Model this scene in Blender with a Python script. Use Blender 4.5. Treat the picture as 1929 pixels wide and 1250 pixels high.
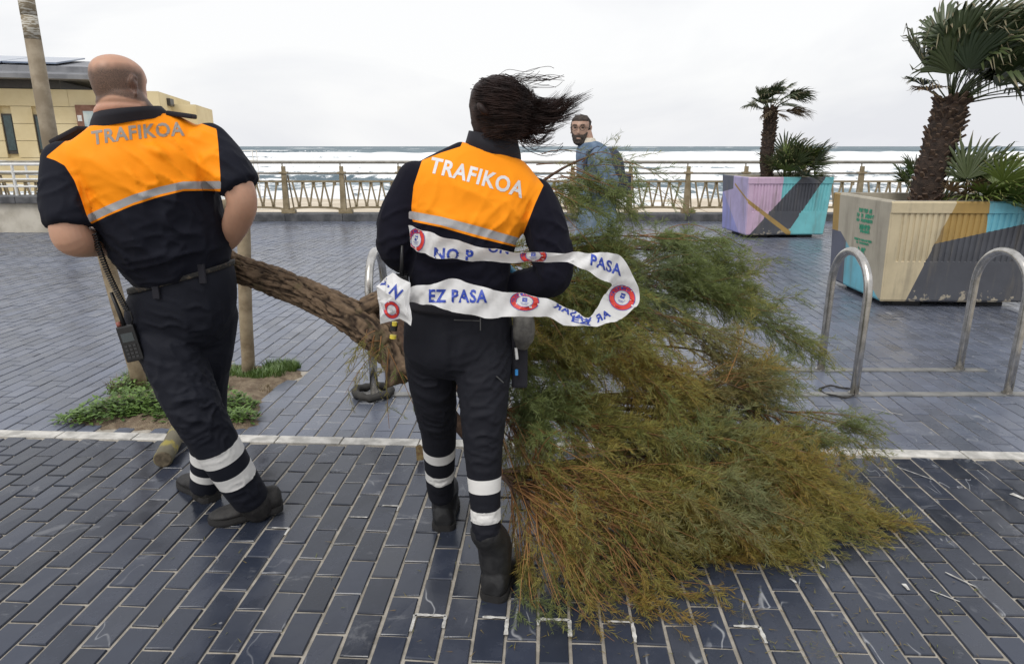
import bpy, bmesh, math, random
import numpy as np
from mathutils import Vector, Matrix
from mathutils.bvhtree import BVHTree
random.seed(7); rng = np.random.default_rng(7)
scene = bpy.context.scene
for o in list(bpy.data.objects): bpy.data.objects.remove(o)
COL = scene.collection
# ------------------------------------------------------------------ camera
PITCH = math.radians(15.2); CAMH = 1.5; FPX = 1286.0; CX, CY = 964.5, 625.0
cam_d = bpy.data.cameras.new('camera'); cam = bpy.data.objects.new('camera', cam_d); COL.objects.link(cam)
cam.location = (0, 0, CAMH); cam.rotation_euler = (math.pi/2-PITCH, 0, 0)
cam_d.sensor_width = 36; cam_d.lens = 24.0; cam_d.clip_start = .05; cam_d.clip_end = 60000
scene.camera = cam
# ------------------------------------------------------------------ overcast sky
SUN_EL, SUN_AZ = math.radians(52), math.radians(-150)
world = bpy.data.worlds.new('World'); scene.world = world; world.use_nodes = True
nt = world.node_tree; nt.nodes.clear()
def wn(t, **k):
    n = nt.nodes.new(t)
    for a, b in k.items(): setattr(n, a, b)
    return n
out = wn('ShaderNodeOutputWorld'); bg = wn('ShaderNodeBackground')
sky = wn('ShaderNodeTexSky', sky_type='NISHITA', sun_disc=False, sun_elevation=SUN_EL, sun_rotation=SUN_AZ, air_density=1.2, dust_density=3)
scl = wn('ShaderNodeVectorMath', operation='SCALE'); scl.inputs['Scale'].default_value = .1
nt.links.new(sky.outputs[0], scl.inputs[0])
tc = wn('ShaderNodeTexCoord'); mp = wn('ShaderNodeMapping'); mp.inputs['Scale'].default_value = (1, 1, 3.2)
nz = wn('ShaderNodeTexNoise'); nz.inputs['Scale'].default_value = 1.7; nz.inputs['Detail'].default_value = 6; nz.inputs['Roughness'].default_value = .5; nz.inputs['Distortion'].default_value = .6
rmp = wn('ShaderNodeValToRGB'); rmp.color_ramp.elements[0].position = .38; rmp.color_ramp.elements[0].color = (.70, .71, .745, 1)
rmp.color_ramp.elements[1].position = .60; rmp.color_ramp.elements[1].color = (.85, .85, .852, 1)
mx = wn('ShaderNodeMix', data_type='RGBA'); mx.inputs[0].default_value = .93
nt.links.new(tc.outputs['Generated'], mp.inputs[0]); nt.links.new(mp.outputs[0], nz.inputs['Vector'])
nt.links.new(nz.outputs['Fac'], rmp.inputs[0]); nt.links.new(scl.outputs[0], mx.inputs[6]); nt.links.new(rmp.outputs[0], mx.inputs[7])
nt.links.new(mx.outputs[2], bg.inputs[0]); bg.inputs[1].default_value = 1.0
nt.links.new(bg.outputs[0], out.inputs[0])
sd = bpy.data.lights.new('sun', 'SUN'); sd.energy = 1.35; sd.angle = math.radians(28); sd.color = (1, .97, .92)
sun = bpy.data.objects.new('sun', sd); COL.objects.link(sun)
sv = Vector((math.sin(SUN_AZ)*math.cos(SUN_EL), math.cos(SUN_AZ)*math.cos(SUN_EL), math.sin(SUN_EL)))
sun.rotation_euler = sv.to_track_quat('Z', 'Y').to_euler()
vs = scene.view_settings; vs.view_transform = 'Standard'; vs.look = 'None'; vs.exposure = 0.28; vs.gamma = 1
# ------------------------------------------------------------------ measuring helpers
FW = Vector((0, math.cos(PITCH), -math.sin(PITCH))); UP = Vector((0, math.sin(PITCH), math.cos(PITCH)))
def ray(u, v): return Vector(((u-CX)/FPX, 0, 0)) + UP*((CY-v)/FPX) + FW
def at(u, v, Y):
    d = ray(u, v); t = Y/d.y; return Vector((d.x*t, Y, CAMH+d.z*t))
def gnd(u, v, z=0.0):
    d = ray(u, v); t = (z-CAMH)/d.z; return Vector((d.x*t, d.y*t, z))
def project(P):
    P = np.asarray(P, float); q = P - np.array([0, 0, CAMH])
    dep = q[:, 1]*FW.y + q[:, 2]*FW.z; up = q[:, 1]*UP.y + q[:, 2]*UP.z
    return np.stack([CX+FPX*q[:, 0]/dep, CY-FPX*up/dep], 1), dep
# ------------------------------------------------------------------ object helpers
def tag(o, label=None, cat=None, group=None, kind=None):
    if label: o['label'] = label
    if cat: o['category'] = cat
    if group: o['group'] = group
    if kind: o['kind'] = kind
    return o
def empty(name, loc=(0, 0, 0), rz=0):
    o = bpy.data.objects.new(name, None); COL.objects.link(o); o.location = loc; o.rotation_euler = (0, 0, rz); o.empty_display_size = .1
    return o
def link(name, me, parent=None, world_space=True):
    o = bpy.data.objects.new(name, me); COL.objects.link(o)
    if parent is not None:
        o.parent = parent
        if world_space and parent.type == 'EMPTY':     # mesh parents already sit at the world origin
            o.matrix_parent_inverse = (Matrix.Translation(parent.location) @ parent.rotation_euler.to_matrix().to_4x4()).inverted()
    return o
def mesh(name, V, F, mats=(), mi=None, smooth=False):
    me = bpy.data.meshes.new(name); me.from_pydata([tuple(v) for v in V], [], [tuple(f) for f in F])
    for m in (mats if isinstance(mats, (list, tuple)) else [mats]): me.materials.append(m)
    if mi is not None: me.polygons.foreach_set('material_index', np.asarray(mi, np.int32))
    if smooth: me.polygons.foreach_set('use_smooth', np.ones(len(me.polygons), bool))
    me.update(); return me
def trimesh(name, V, T, mat, attr=None, smooth=False):
    V = np.asarray(V, np.float32); T = np.asarray(T, np.int32); k = T.shape[1]
    me = bpy.data.meshes.new(name); me.vertices.add(len(V)); me.vertices.foreach_set('co', V.ravel())
    me.loops.add(T.size); me.loops.foreach_set('vertex_index', T.ravel())
    me.polygons.add(len(T)); me.polygons.foreach_set('loop_start', np.arange(0, T.size, k, dtype=np.int32))
    me.materials.append(mat)
    for nm, a in (attr or {}).items():
        at_ = me.attributes.new(nm, 'FLOAT', 'POINT'); at_.data.foreach_set('value', np.asarray(a, np.float32))
    if smooth: me.polygons.foreach_set('use_smooth', np.ones(len(T), bool))
    me.update(calc_edges=True); return me
class MB:
    def __init__(s): s.V = []; s.F = []; s.M = []
    def add(s, V, F, m=0):
        b = len(s.V); s.V += [Vector(v) for v in V]; s.F += [tuple(i+b for i in f) for f in F]; s.M += [m]*len(F); return s
    def box(s, lo, hi, m=0, mat=None, bev=0):
        lo = Vector(lo); hi = Vector(hi)
        if bev:
            bm = bmesh.new(); bmesh.ops.create_cube(bm, size=1)
            for v in bm.verts: v.co = Vector([(lo[i]+hi[i])/2+v.co[i]*(hi[i]-lo[i]) for i in range(3)])
            bmesh.ops.bevel(bm, geom=bm.edges[:], offset=bev, segments=2, affect='EDGES', profile=.6)
            V = [v.co.copy() for v in bm.verts]; bm.verts.index_update(); F = [[v.index for v in f.verts] for f in bm.faces]; bm.free()
        else:
            V = [Vector((x, y, z)) for z in (lo.z, hi.z) for y in (lo.y, hi.y) for x in (lo.x, hi.x)]
            F = [(0, 2, 3, 1), (4, 5, 7, 6), (0, 1, 5, 4), (2, 6, 7, 3), (0, 4, 6, 2), (1, 3, 7, 5)]
        if mat is not None: V = [mat @ v for v in V]
        return s.add(V, F, m)
    def bar(s, a, b, w, h, m=0, bev=0):
        a = Vector(a); b = Vector(b); d = b-a; L = d.length; d.normalize()
        up = Vector((0, 0, 1)) if abs(d.z) < .95 else Vector((0, 1, 0))
        x = d.cross(up).normalized(); z = x.cross(d)
        M4 = Matrix((x, d, z)).transposed().to_4x4(); M4.translation = a
        return s.box((-w/2, 0, -h/2), (w/2, L, h/2), m, M4, bev)
    def tube(s, pts, rad, n=10, m=0, cap=True):
        V, F = tube(pts, rad, n, cap); return s.add(V, F, m)
    def build(s, name, mats, parent=None, smooth=False):
        return link(name, mesh(name, s.V, s.F, mats, s.M, smooth), parent)
def crom(P, sub):
    P = [np.asarray(p, float) for p in P]; n = len(P); R = []
    for i in range(n-1):
        p0 = P[max(i-1, 0)]; p1 = P[i]; p2 = P[i+1]; p3 = P[min(i+2, n-1)]
        for k in range(sub):
            t = k/sub; R.append(.5*((2*p1)+(-p0+p2)*t+(2*p0-5*p1+4*p2-p3)*t*t+(-p0+3*p1-3*p2+p3)*t**3))
    R.append(P[-1]); return R
def frames(pts):
    pts = [Vector(p) for p in pts]; n = len(pts); T = []
    for i in range(n):
        d = pts[min(i+1, n-1)]-pts[max(i-1, 0)]; T.append(d.normalized() if d.length > 1e-9 else Vector((0, 0, 1)))
    x = T[0].cross(Vector((0, 0, 1)))
    if x.length < .1: x = T[0].cross(Vector((0, 1, 0)))
    x.normalize(); R = []
    for t in T:
        x = (x-t*x.dot(t)).normalized(); R.append((x, t.cross(x)))
    return T, R
def tube(pts, rad, n=10, cap=True):
    pts = [Vector(p) for p in pts]
    if not hasattr(rad, '__len__'): rad = [rad]*len(pts)
    T, R = frames(pts); V = []; F = []
    for p, r, (x, y) in zip(pts, rad, R):
        rx, ry = r if hasattr(r, '__len__') else (r, r)
        for k in range(n):
            a = 2*math.pi*k/n; V.append(p+x*(rx*math.cos(a))+y*(ry*math.sin(a)))
    for i in range(len(pts)-1):
        for k in range(n):
            k2 = (k+1) % n; F.append((i*n+k, i*n+k2, (i+1)*n+k2, (i+1)*n+k))
    if cap: F.append(tuple(range(n-1, -1, -1))); F.append(tuple((len(pts)-1)*n+k for k in range(n)))
    return V, F
def limb(pts, n=20, sub=5, cap=.8):
    """pts: (Vector, r) -> closed smooth tube with rounded ends"""
    A = [np.array([*p, r]) for p, r in pts]; S = crom(A, sub)
    d0 = S[0][:3]-S[1][:3]; d0 /= np.linalg.norm(d0); d1 = S[-1][:3]-S[-2][:3]; d1 /= np.linalg.norm(d1)
    a = S[0]; b = S[-1]
    pre = [np.array([*(a[:3]+d0*a[3]*math.sin(t)*.8), a[3]*math.cos(t)]) for t in (1.35, .9, .45)]
    post = [np.array([*(b[:3]+d1*b[3]*math.sin(t)*cap), b[3]*math.cos(t)]) for t in (.45, .9, 1.35)]
    S = pre+S+post
    return tube([s[:3] for s in S], [max(s[3], 1e-3) for s in S], n)
def loft(rings, n=32, sub=4, p=2.3):
    """rings: (centre, ax, ay) vectors -> closed superellipse loft"""
    A = [np.concatenate([np.array(c), np.array(x), np.array(y)]) for c, x, y in rings]; S = crom(A, sub)
    V = []; F = []
    for s in S:
        c, x, y = s[:3], s[3:6], s[6:9]
        for k in range(n):
            a = 2*math.pi*k/n; ca, sa = math.cos(a), math.sin(a)
            V.append(Vector(c+x*math.copysign(abs(ca)**(2/p), ca)+y*math.copysign(abs(sa)**(2/p), sa)))
    m = len(S)
    for i in range(m-1):
        for k in range(n):
            k2 = (k+1) % n; F.append((i*n+k, i*n+k2, (i+1)*n+k2, (i+1)*n+k))
    F.append(tuple(range(n-1, -1, -1))); F.append(tuple((m-1)*n+k for k in range(n)))
    return V, F
def sil(uL, vL, uR, vR, Y, th, dY=0, yo=0):
    """ring whose two sides sit on measured points, th = half thickness front to back"""
    a = at(uL, vL, Y-dY); b = at(uR, vR, Y+dY); x = (b-a)/2; y = Vector((-x.y, x.x, 0)).normalized()*th
    return ((a+b)/2+Vector((0, yo, 0)), x, y)
def vnoise(P):
    i = np.floor(P).astype(np.int64); f = P-i; f = f*f*f*(f*(f*6-15)+10); r = 0
    for dx in (0, 1):
        for dy in (0, 1):
            for dz in (0, 1):
                h = ((i[:, 0]+dx)*73856093) ^ ((i[:, 1]+dy)*19349663) ^ ((i[:, 2]+dz)*83492791)
                h = (h ^ (h >> 13))*1274126177 & 0x7fffffff; h = (h ^ (h >> 15)) & 0xffff
                w = (f[:, 0] if dx else 1-f[:, 0])*(f[:, 1] if dy else 1-f[:, 1])*(f[:, 2] if dz else 1-f[:, 2])
                r = r+w*(h/65535.0)
    return r
def folds(V, N, c, r, d, lam, amp, seed=0):
    c = np.array(c); e1 = np.array(Vector(d).normalized()); e2 = np.cross(e1, [0.13, .92, .31]); e2 /= np.linalg.norm(e2); e3 = np.cross(e1, e2)
    D = V-c; w = np.exp(-(D**2).sum(1)/r**2)
    D = D+.35*lam*(np.stack([vnoise(D/lam*.6+9), vnoise(D/lam*.6+31), vnoise(D/lam*.6+57)], 1)-.5)*2
    q = np.stack([D@e1/(5*lam), D@e2/lam, D@e3/lam], 1)+seed*7.31
    n = 1-np.abs(2*vnoise(q)-1); n = n**3
    return V+N*(1.1*amp*w*(n-.25))[:, None]
def remesh(parts, voxel, smooth=4, fac=.5):
    mb = MB()
    for V, F in parts: mb.add(V, F)
    me = mesh('tmp', mb.V, mb.F); bm = bmesh.new(); bm.from_mesh(me); bmesh.ops.recalc_face_normals(bm, faces=bm.faces[:]); bm.to_mesh(me); bm.free()
    o = bpy.data.objects.new('tmp', me); COL.objects.link(o)
    m = o.modifiers.new('r', 'REMESH'); m.mode = 'VOXEL'; m.voxel_size = voxel
    if smooth:
        s = o.modifiers.new('s', 'SMOOTH'); s.iterations = smooth; s.factor = fac
    e = o.evaluated_get(bpy.context.evaluated_depsgraph_get()); r = bpy.data.meshes.new_from_object(e)
    bpy.data.objects.remove(o); bpy.data.meshes.remove(me)
    r.update(); return r
def mverts(me):
    V = np.empty(len(me.vertices)*3, np.float32); me.vertices.foreach_get('co', V)
    N = np.empty(len(me.vertices)*3, np.float32); me.vertex_normals.foreach_get('vector', N)
    return V.reshape(-1, 3).astype(float), N.reshape(-1, 3).astype(float)
def setv(me, V): me.vertices.foreach_set('co', np.asarray(V, np.float32).ravel()); me.update()
def attr(me, nm, a):
    t = me.attributes.get(nm) or me.attributes.new(nm, 'FLOAT', 'POINT'); t.data.foreach_set('value', np.asarray(a, np.float32))
def finish(name, me, mat, parent):
    me.name = name; me.materials.clear(); me.materials.append(mat)
    me.polygons.foreach_set('use_smooth', np.ones(len(me.polygons), bool)); return link(name, me, parent)
def polysd(P, poly):
    """signed distance (positive inside) of 2-d points to a polygon"""
    poly = np.asarray(poly, float); d = np.full(len(P), 1e9); ins = np.zeros(len(P), bool)
    for a, b in zip(poly, np.roll(poly, -1, 0)):
        e = b-a; w = P-a; t = np.clip((w@e)/(e@e), 0, 1); q = w-t[:, None]*e; d = np.minimum(d, (q**2).sum(1))
        c = (a[1] > P[:, 1]) != (b[1] > P[:, 1])
        ins ^= c & (P[:, 0] < (b[0]-a[0])*(P[:, 1]-a[1])/(b[1]-a[1]+1e-12)+a[0])
    return np.where(ins, 1, -1)*np.sqrt(d)
def polyline_near(V, pts):
    pts = [np.array(p) for p in pts]; best = np.full(len(V), 1e9); tt = np.zeros(len(V)); L = 0
    for a, b in zip(pts, pts[1:]):
        e = b-a; l = np.linalg.norm(e); t = np.clip(((V-a)@e)/(e@e), 0, 1); d = np.linalg.norm(V-a-t[:, None]*e, axis=1)
        k = d < best; best[k] = d[k]; tt[k] = L+t[k]*l; L += l
    return best, tt
def text_bm(s, offset=.0, res=3, cell=.12, font_size=1):
    c = bpy.data.curves.new('txt', 'FONT'); c.body = s; c.offset = offset; c.space_character = 1.10; c.resolution_u = res; c.fill_mode = 'FRONT' if hasattr(c, 'fill_mode') else c.fill_mode
    o = bpy.data.objects.new('txt', c); COL.objects.link(o)
    e = o.evaluated_get(bpy.context.evaluated_depsgraph_get()); me = bpy.data.meshes.new_from_object(e)
    bm = bmesh.new(); bm.from_mesh(me); bpy.data.objects.remove(o); bpy.data.curves.remove(c); bpy.data.meshes.remove(me)
    xs = [v.co.x for v in bm.verts]; ys = [v.co.y for v in bm.verts]; x0, x1, y0, y1 = min(xs), max(xs), min(ys), max(ys)
    k = x0+cell
    while k < x1:
        bmesh.ops.bisect_plane(bm, geom=bm.verts[:]+bm.edges[:]+bm.faces[:], plane_co=(k, 0, 0), plane_no=(1, 0, 0)); k += cell
    k = y0+cell
    while k < y1:
        bmesh.ops.bisect_plane(bm, geom=bm.verts[:]+bm.edges[:]+bm.faces[:], plane_co=(0, k, 0), plane_no=(0, 1, 0)); k += cell
    bmesh.ops.triangulate(bm, faces=bm.faces[:])
    bm.verts.index_update()
    V = [((v.co.x-x0)/(x1-x0), (v.co.y-y0)/(y1-y0)) for v in bm.verts]; F = [[v.index for v in f.verts] for f in bm.faces]; bm.free()
    return V, F
def islands(F, n):
    p = list(range(n))
    def find(i):
        while p[i] != i: p[i] = p[p[i]]; i = p[i]
        return i
    for f in F:
        a = find(f[0])
        for i in f[1:]: p[find(i)] = a
    G = {}
    for f in F: G.setdefault(find(f[0]), []).append(f)
    return list(G.values())
def split_link(name, V, F, mat, parent):
    o = None
    for g in islands(F, len(V)):
        ids = sorted({i for f in g for i in f}); m = {i: k for k, i in enumerate(ids)}
        o = link(name, mesh(name, [V[i] for i in ids], [[m[i] for i in f] for f in g], mat), parent)
    return o
def stick(V2, F, fn, bvh, off):
    """lay flat print on a surface: fn maps 2-d -> measured point, dropped on the surface"""
    o = Vector((0, 0, CAMH)); R = []; ok = []
    for p in V2:
        u, v = fn(*p); d = ray(u, v).normalized(); h = bvh.ray_cast(o, d)
        if h[0] is None: R.append(Vector((0, 0, -9))); ok.append(False)
        else: R.append(h[0]-d*off); ok.append(True)
    F = [f for f in F if all(ok[i] for i in f)]
    return R, F
# ------------------------------------------------------------------ materials
class NT:
    def __init__(s, m): s.t = m.node_tree
    def n(s, t, ins=None, **k):
        q = s.t.nodes.new(t)
        for a, b in k.items(): setattr(q, a, b)
        for a, b in (ins or {}).items():
            if hasattr(b, 'is_output') or isinstance(b, bpy.types.NodeSocket): s.t.links.new(b, q.inputs[a])
            else: q.inputs[a].default_value = b
        return q
    def link(s, a, b): s.t.links.new(a, b)
    def math(s, op, a, b=0.0, c=None, clamp=False):
        d = {0: a, 1: b}
        if c is not None: d[2] = c
        return s.n('ShaderNodeMath', d, operation=op, use_clamp=clamp).outputs[0]
    def mix(s, f, a, b, bt='MIX'):
        return s.n('ShaderNodeMix', {0: f, 6: a, 7: b}, data_type='RGBA', blend_type=bt).outputs[2]
    def attr(s, nm): return s.n('ShaderNodeAttribute', attribute_name=nm).outputs['Fac']
    def coord(s, which='Object'): return s.n('ShaderNodeTexCoord').outputs[which]
    def noise(s, scale, detail=4, rough=.55, vec=None, dist=0):
        q = s.n('ShaderNodeTexNoise', {'Scale': scale, 'Detail': detail, 'Roughness': rough, 'Distortion': dist})
        s.link(vec if vec is not None else s.coord(), q.inputs['Vector']); return q.outputs['Fac']
    def ramp(s, f, a, b, lo=0., hi=1.):
        return s.n('ShaderNodeMapRange', {0: f, 1: a, 2: b, 3: lo, 4: hi}, interpolation_type='SMOOTHSTEP').outputs[0]
    def scale(s, vec, sc): return s.n('ShaderNodeMapping', {0: vec, 3: sc}).outputs[0]
    def bump(s, h, st, dist=.01): return s.n('ShaderNodeBump', {'Height': h, 'Strength': st, 'Distance': dist}).outputs[0]
def c4(c): return (c[0], c[1], c[2], 1)
def new_mat(name):
    m = bpy.data.materials.new(name); m.use_nodes = True; b = m.node_tree.nodes['Principled BSDF']; return m, NT(m), b
def M(name, col, rough=.6, metal=0, var=.12, sc=9., bump=.15, bsc=60., col2=None, spec=.5, dist=.004, ext=None, lo=.35, hi=.65):
    m, t, b = new_mat(name)
    a = c4(col if col2 else [x*(1-var) for x in col]); c = c4(col2 if col2 else [x*(1+var) for x in col])
    b.inputs['Base Color'].default_value = a
    f = t.ramp(t.noise(sc, 6, .6), lo, hi); t.link(t.mix(f, a, c), b.inputs['Base Color'])
    b.inputs['Roughness'].default_value = rough; b.inputs['Metallic'].default_value = metal; b.inputs['Specular IOR Level'].default_value = spec
    if bump: t.link(t.bump(t.noise(bsc, 5, .6), bump, dist), b.inputs['Normal'])
    if ext: ext(t, b)
    return m
# ================================================================== PAVEMENT
ROT = math.radians(3.0)
gx = Vector((math.cos(ROT), -math.sin(ROT), 0)); gy = Vector((math.sin(ROT), math.cos(ROT), 0))
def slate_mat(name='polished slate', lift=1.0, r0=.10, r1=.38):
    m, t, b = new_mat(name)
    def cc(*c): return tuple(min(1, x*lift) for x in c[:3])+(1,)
    isl = t.n('ShaderNodeNewGeometry').outputs['Random Per Island']; ob = t.n('ShaderNodeObjectInfo').outputs['Random']
    r = t.math('FRACT', t.math('ADD', isl, t.math('MULTIPLY', ob, 3.7)))
    pos = t.n('ShaderNodeNewGeometry').outputs['Position']
    big = t.noise(.55, 5, .6, pos); mid = t.noise(7, 6, .62, pos); fine = t.noise(90, 4, .6, pos)
    base = t.mix(r, cc(.015, .019, .030, 1), cc(.038, .046, .070, 1))
    base = t.mix(t.math('MULTIPLY', t.ramp(r, .86, 1.), .6), base, cc(.055, .058, .066, 1))
    base = t.mix(t.math('MULTIPLY', t.ramp(mid, .45, .75), .35), base, cc(.070, .078, .105, 1))
    base = t.mix(t.math('MULTIPLY', t.ramp(big, .42, .68), .45), base, cc(.060, .074, .112, 1))
    # white calcite veins, stronger on some stones
    off = t.n('ShaderNodeCombineXYZ', {0: t.math('MULTIPLY', r, 9.0), 1: t.math('MULTIPLY', r, 5.0), 2: t.math('MULTIPLY', r, 7.)}).outputs[0]
    vp = t.n('ShaderNodeVectorMath', {0: pos, 1: off}, operation='ADD').outputs[0]
    vn = t.noise(2.6, 3, .5, t.scale(vp, (1.5, .6, 1)), .35)
    vein = t.math('SUBTRACT', 1.0, t.ramp(t.math('ABSOLUTE', t.math('SUBTRACT', vn, .5)), .0, .0075))
    sx = t.n('ShaderNodeSeparateXYZ', {0: pos}).outputs[0]
    vm = t.math('MULTIPLY', t.ramp(t.math('ADD', t.math('MULTIPLY', sx, .20), t.math('ADD', r, t.math('MULTIPLY', big, .8))), .80, 1.35), t.ramp(t.noise(9, 3, .5, vp), .44, .62))
    base = t.mix(t.math('MULTIPLY', t.math('MULTIPLY', vein, vm), .75), base, (.42, .43, .45, 1))
    # scuffs and gum spots
    sc = t.noise(3.1, 9, .72, t.scale(pos, (1, 1.7, 1)), .6)
    base = t.mix(t.math('MULTIPLY', t.ramp(sc, .59, .68), .34), base, (.26, .265, .28, 1))
    vor = t.n('ShaderNodeTexVoronoi', {'Scale': 7.5}); t.link(pos, vor.inputs['Vector'])
    gum = t.math('MULTIPLY', t.math('LESS_THAN', t.math('ADD', vor.outputs['Distance'], t.math('MULTIPLY', t.noise(60, 2, .5, pos), .04)), .062),
                 t.math('GREATER_THAN', t.n('ShaderNodeSeparateColor', {0: vor.outputs['Color']}).outputs[0], .72))
    base = t.mix(t.math('MULTIPLY', gum, .55), base, (.33, .33, .34, 1))
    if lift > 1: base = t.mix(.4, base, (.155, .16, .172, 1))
    t.link(base, b.inputs['Base Color'])
    t.link(t.ramp(t.math('ADD', t.math('MULTIPLY', mid, .6), t.math('MULTIPLY', big, .5)), .32, .78, r0, r1), b.inputs['Roughness'])
    b.inputs['Specular IOR Level'].default_value = .5
    t.link(t.bump(t.math('ADD', t.math('MULTIPLY', mid, 1.0), t.math('MULTIPLY', fine, .25)), .20, .005), b.inputs['Normal'])
    return m
SLATE = slate_mat(); SLATE2 = slate_mat('weathered slate with painted sheen', 3.0, .18, .44)  # stones past the strip: paler finish, plus sky sheen lifted into the colour
MORTAR = M('joint mortar', (.28, .255, .215), .95, var=.3, sc=14, bump=.6, bsc=180, dist=.004, col2=(.43, .395, .34))
WSTONE = M('pale kerb stone', (.36, .35, .325), .85, col2=(.62, .60, .56), sc=11, bump=.5, bsc=90)
WPAINT = M('worn white paint', (.30, .29, .27), .85, col2=(.64, .63, .60), sc=34, bump=.4, bsc=120)
SOIL = M('sandy soil', (.16, .115, .075), .95, col2=(.30, .235, .16), sc=16, bump=.9, bsc=120, dist=.02)
pave = link('pavement', mesh('pavement', [(-60, -25, -.0075), (60, -25, -.0075), (60, 14.75, -.0075), (-60, 14.75, -.0075)], [(0, 1, 2, 3)], MORTAR)); tag(pave, 'dark slate block pavement of the seafront promenade with pale joints', 'pavement', kind='structure')
PIT = [gnd(*p) for p in ((118, 795), (180, 760), (250, 716), (330, 690), (430, 684), (500, 688), (560, 688), (566, 708), (520, 728), (495, 765), (490, 800), (440, 812), (300, 808), (190, 806))]
PITnp = np.array([[p.x, p.y] for p in PIT])
S0, S1 = 3.235, 3.325                    # pale strip across the paving
PW, PL, JT = .102, .200, .0112
def tile_mesh(w, l, bev, seed):
    r = random.Random(seed); z = [r.uniform(-.0012, .0012) for _ in range(4)]; j = lambda: r.uniform(-.0018, .0018)
    q = [(-w/2+j(), -l/2+j()), (w/2+j(), -l/2+j()), (w/2+j(), l/2+j()), (-w/2+j(), l/2+j())]
    V = []; F = []
    for x, y in q: V.append((x, y, -.009))
    if bev:
        for x, y in q: V.append((x, y, -.0035))
        for (x, y), zz in zip(q, z): V.append((x-math.copysign(bev, x), y-math.copysign(bev, y), zz))
        for lv in (0, 4):
            for k in range(4): F.append((lv+k, lv+(k+1) % 4, lv+4+(k+1) % 4, lv+4+k))
        F.append((8, 9, 10, 11))
    else:
        for (x, y), zz in zip(q, z): V.append((x, y, zz))
        for k in range(4): F.append((k, (k+1) % 4, 4+(k+1) % 4, 4+k))
        F.append((4, 5, 6, 7))
    return V, F
tiles = []
for i in range(-160, 160):
    px_ = i*PW+.037
    off = (PL/2 if i % 2 else 0)
    j = 0
    for j in range(3, 82):
        a = j*PL+off+.12; b = a+PL
        segs = [(a, b)]
        if a < S1 and b > S0: segs = [(a, min(b, S0)), (max(a, S1), b)]
        for s0, s1 in segs:
            if s1-s0 < .04: continue
            c = gx*px_+gy*((s0+s1)/2)
            if c.y > 14.3 or c.y < .9 or abs(c.x) > .80*c.y+1.1: continue
            tiles.append((c, s1-s0-JT))
cen = np.array([[c.x, c.y] for c, l in tiles]); sdp = polysd(cen, PITnp)
tiles = [t for t, s in zip(tiles, sdp) if s < .02]
uv, dep = project([(c.x, c.y, 0) for c, l in tiles])
inf = (uv[:, 0] > -30) & (uv[:, 0] < 1960) & (uv[:, 1] < 1275)
order = np.argsort(np.where(inf, dep, 99)); single = set(order[:300].tolist())
share = {}
far = MB()
FV = []; FF = []; FM = []
for k, (c, l) in enumerate(tiles):
    if k in single:
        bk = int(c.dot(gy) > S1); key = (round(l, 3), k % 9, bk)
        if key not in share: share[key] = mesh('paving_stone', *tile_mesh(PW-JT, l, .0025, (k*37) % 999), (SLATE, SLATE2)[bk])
        o = bpy.data.objects.new('paving_stone', share[key]); COL.objects.link(o); o.parent = pave
        o.location = (c.x, c.y, random.uniform(-.001, .001)); o.rotation_euler = (random.gauss(0, .003), random.gauss(0, .003), -ROT+random.gauss(0, .006))
    else:
        jj = JT if c.y < 3.1 else JT*.72
        V, F = tile_mesh(PW-jj, l+JT-jj, .003 if c.y < 6 else 0, k); a = -ROT+random.gauss(0, .006); ca, sa = math.cos(a), math.sin(a); b = len(FV); dz = random.gauss(0, .0012)
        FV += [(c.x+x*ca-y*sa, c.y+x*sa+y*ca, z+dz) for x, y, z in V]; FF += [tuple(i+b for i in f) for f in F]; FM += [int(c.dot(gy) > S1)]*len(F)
o = link('paving_stones', mesh('paving_stones', FV, FF, [SLATE, SLATE2], FM), pave); tag(o, kind='stuff')
s = -16.0; k = 0
while s < 16:
    L = random.uniform(.30, .47); mid = gx*(s+L/2)+gy*((S0+S1)/2)
    if abs(mid.x) < 4.2:
        mb = MB(); M4 = Matrix.Translation(mid+Vector((0, 0, random.uniform(-.001, .001)))) @ Matrix.Rotation(-ROT, 4, 'Z')
        mb.box((-L/2+.004, -.042, -.009), (L/2-.004, .042, .002), 0, M4, .003); mb.build('pale_strip_slab', WSTONE, pave)
    s += L
# remains of a painted bay line following the joints
def on_grid(i, a): return gx*(i*PW+.037-PW/2)+gy*a
def paint(name, pts, w):
    mb = MB()
    for a, b in zip(pts, pts[1:]):
        d = (b-a).normalized(); n = Vector((-d.y, d.x, 0)); L = (b-a).length; m = max(3, int(L/.012)); Vs = []
        for q in range(m+1):
            p = a+d*(L*q/m); w1 = w*random.uniform(.55, 1.1); Vs += [p+n*w1/2+Vector((0, 0, .0035)), p-n*w1/2+Vector((0, 0, .0035))]
        mb.add(Vs, [(2*q, 2*q+1, 2*q+3, 2*q+2) for q in range(m)])
    o = mb.build(name, WPAINT, pave)
for i in range(-4, 8, 2):
    p = on_grid(i, 1.92); q = on_grid(i+1, 1.92); h0, h1 = ((i*37) % 7)/7, ((i*53+3) % 5)/5
    if i == 4: continue
    paint('painted_joint', [p-gy*(.03+.06*h0), p, q, q-gy*(.05+.05*h1)] if i % 4 == 0 else [p+gx*.02, q, q-gy*(.07+.03*h1)], .0135)
for (i, a, n, dd) in ((-11, 2.42, 1, .05), (-8, 2.52, 1, .0), (-7, 2.62, 1, .04)):
    p = on_grid(i, a); q = on_grid(i+n, a); paint('painted_joint', [p+gx*.02, q-gx*.01] if not dd else [p+gx*.03, q, q-gy*dd], .009)
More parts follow.
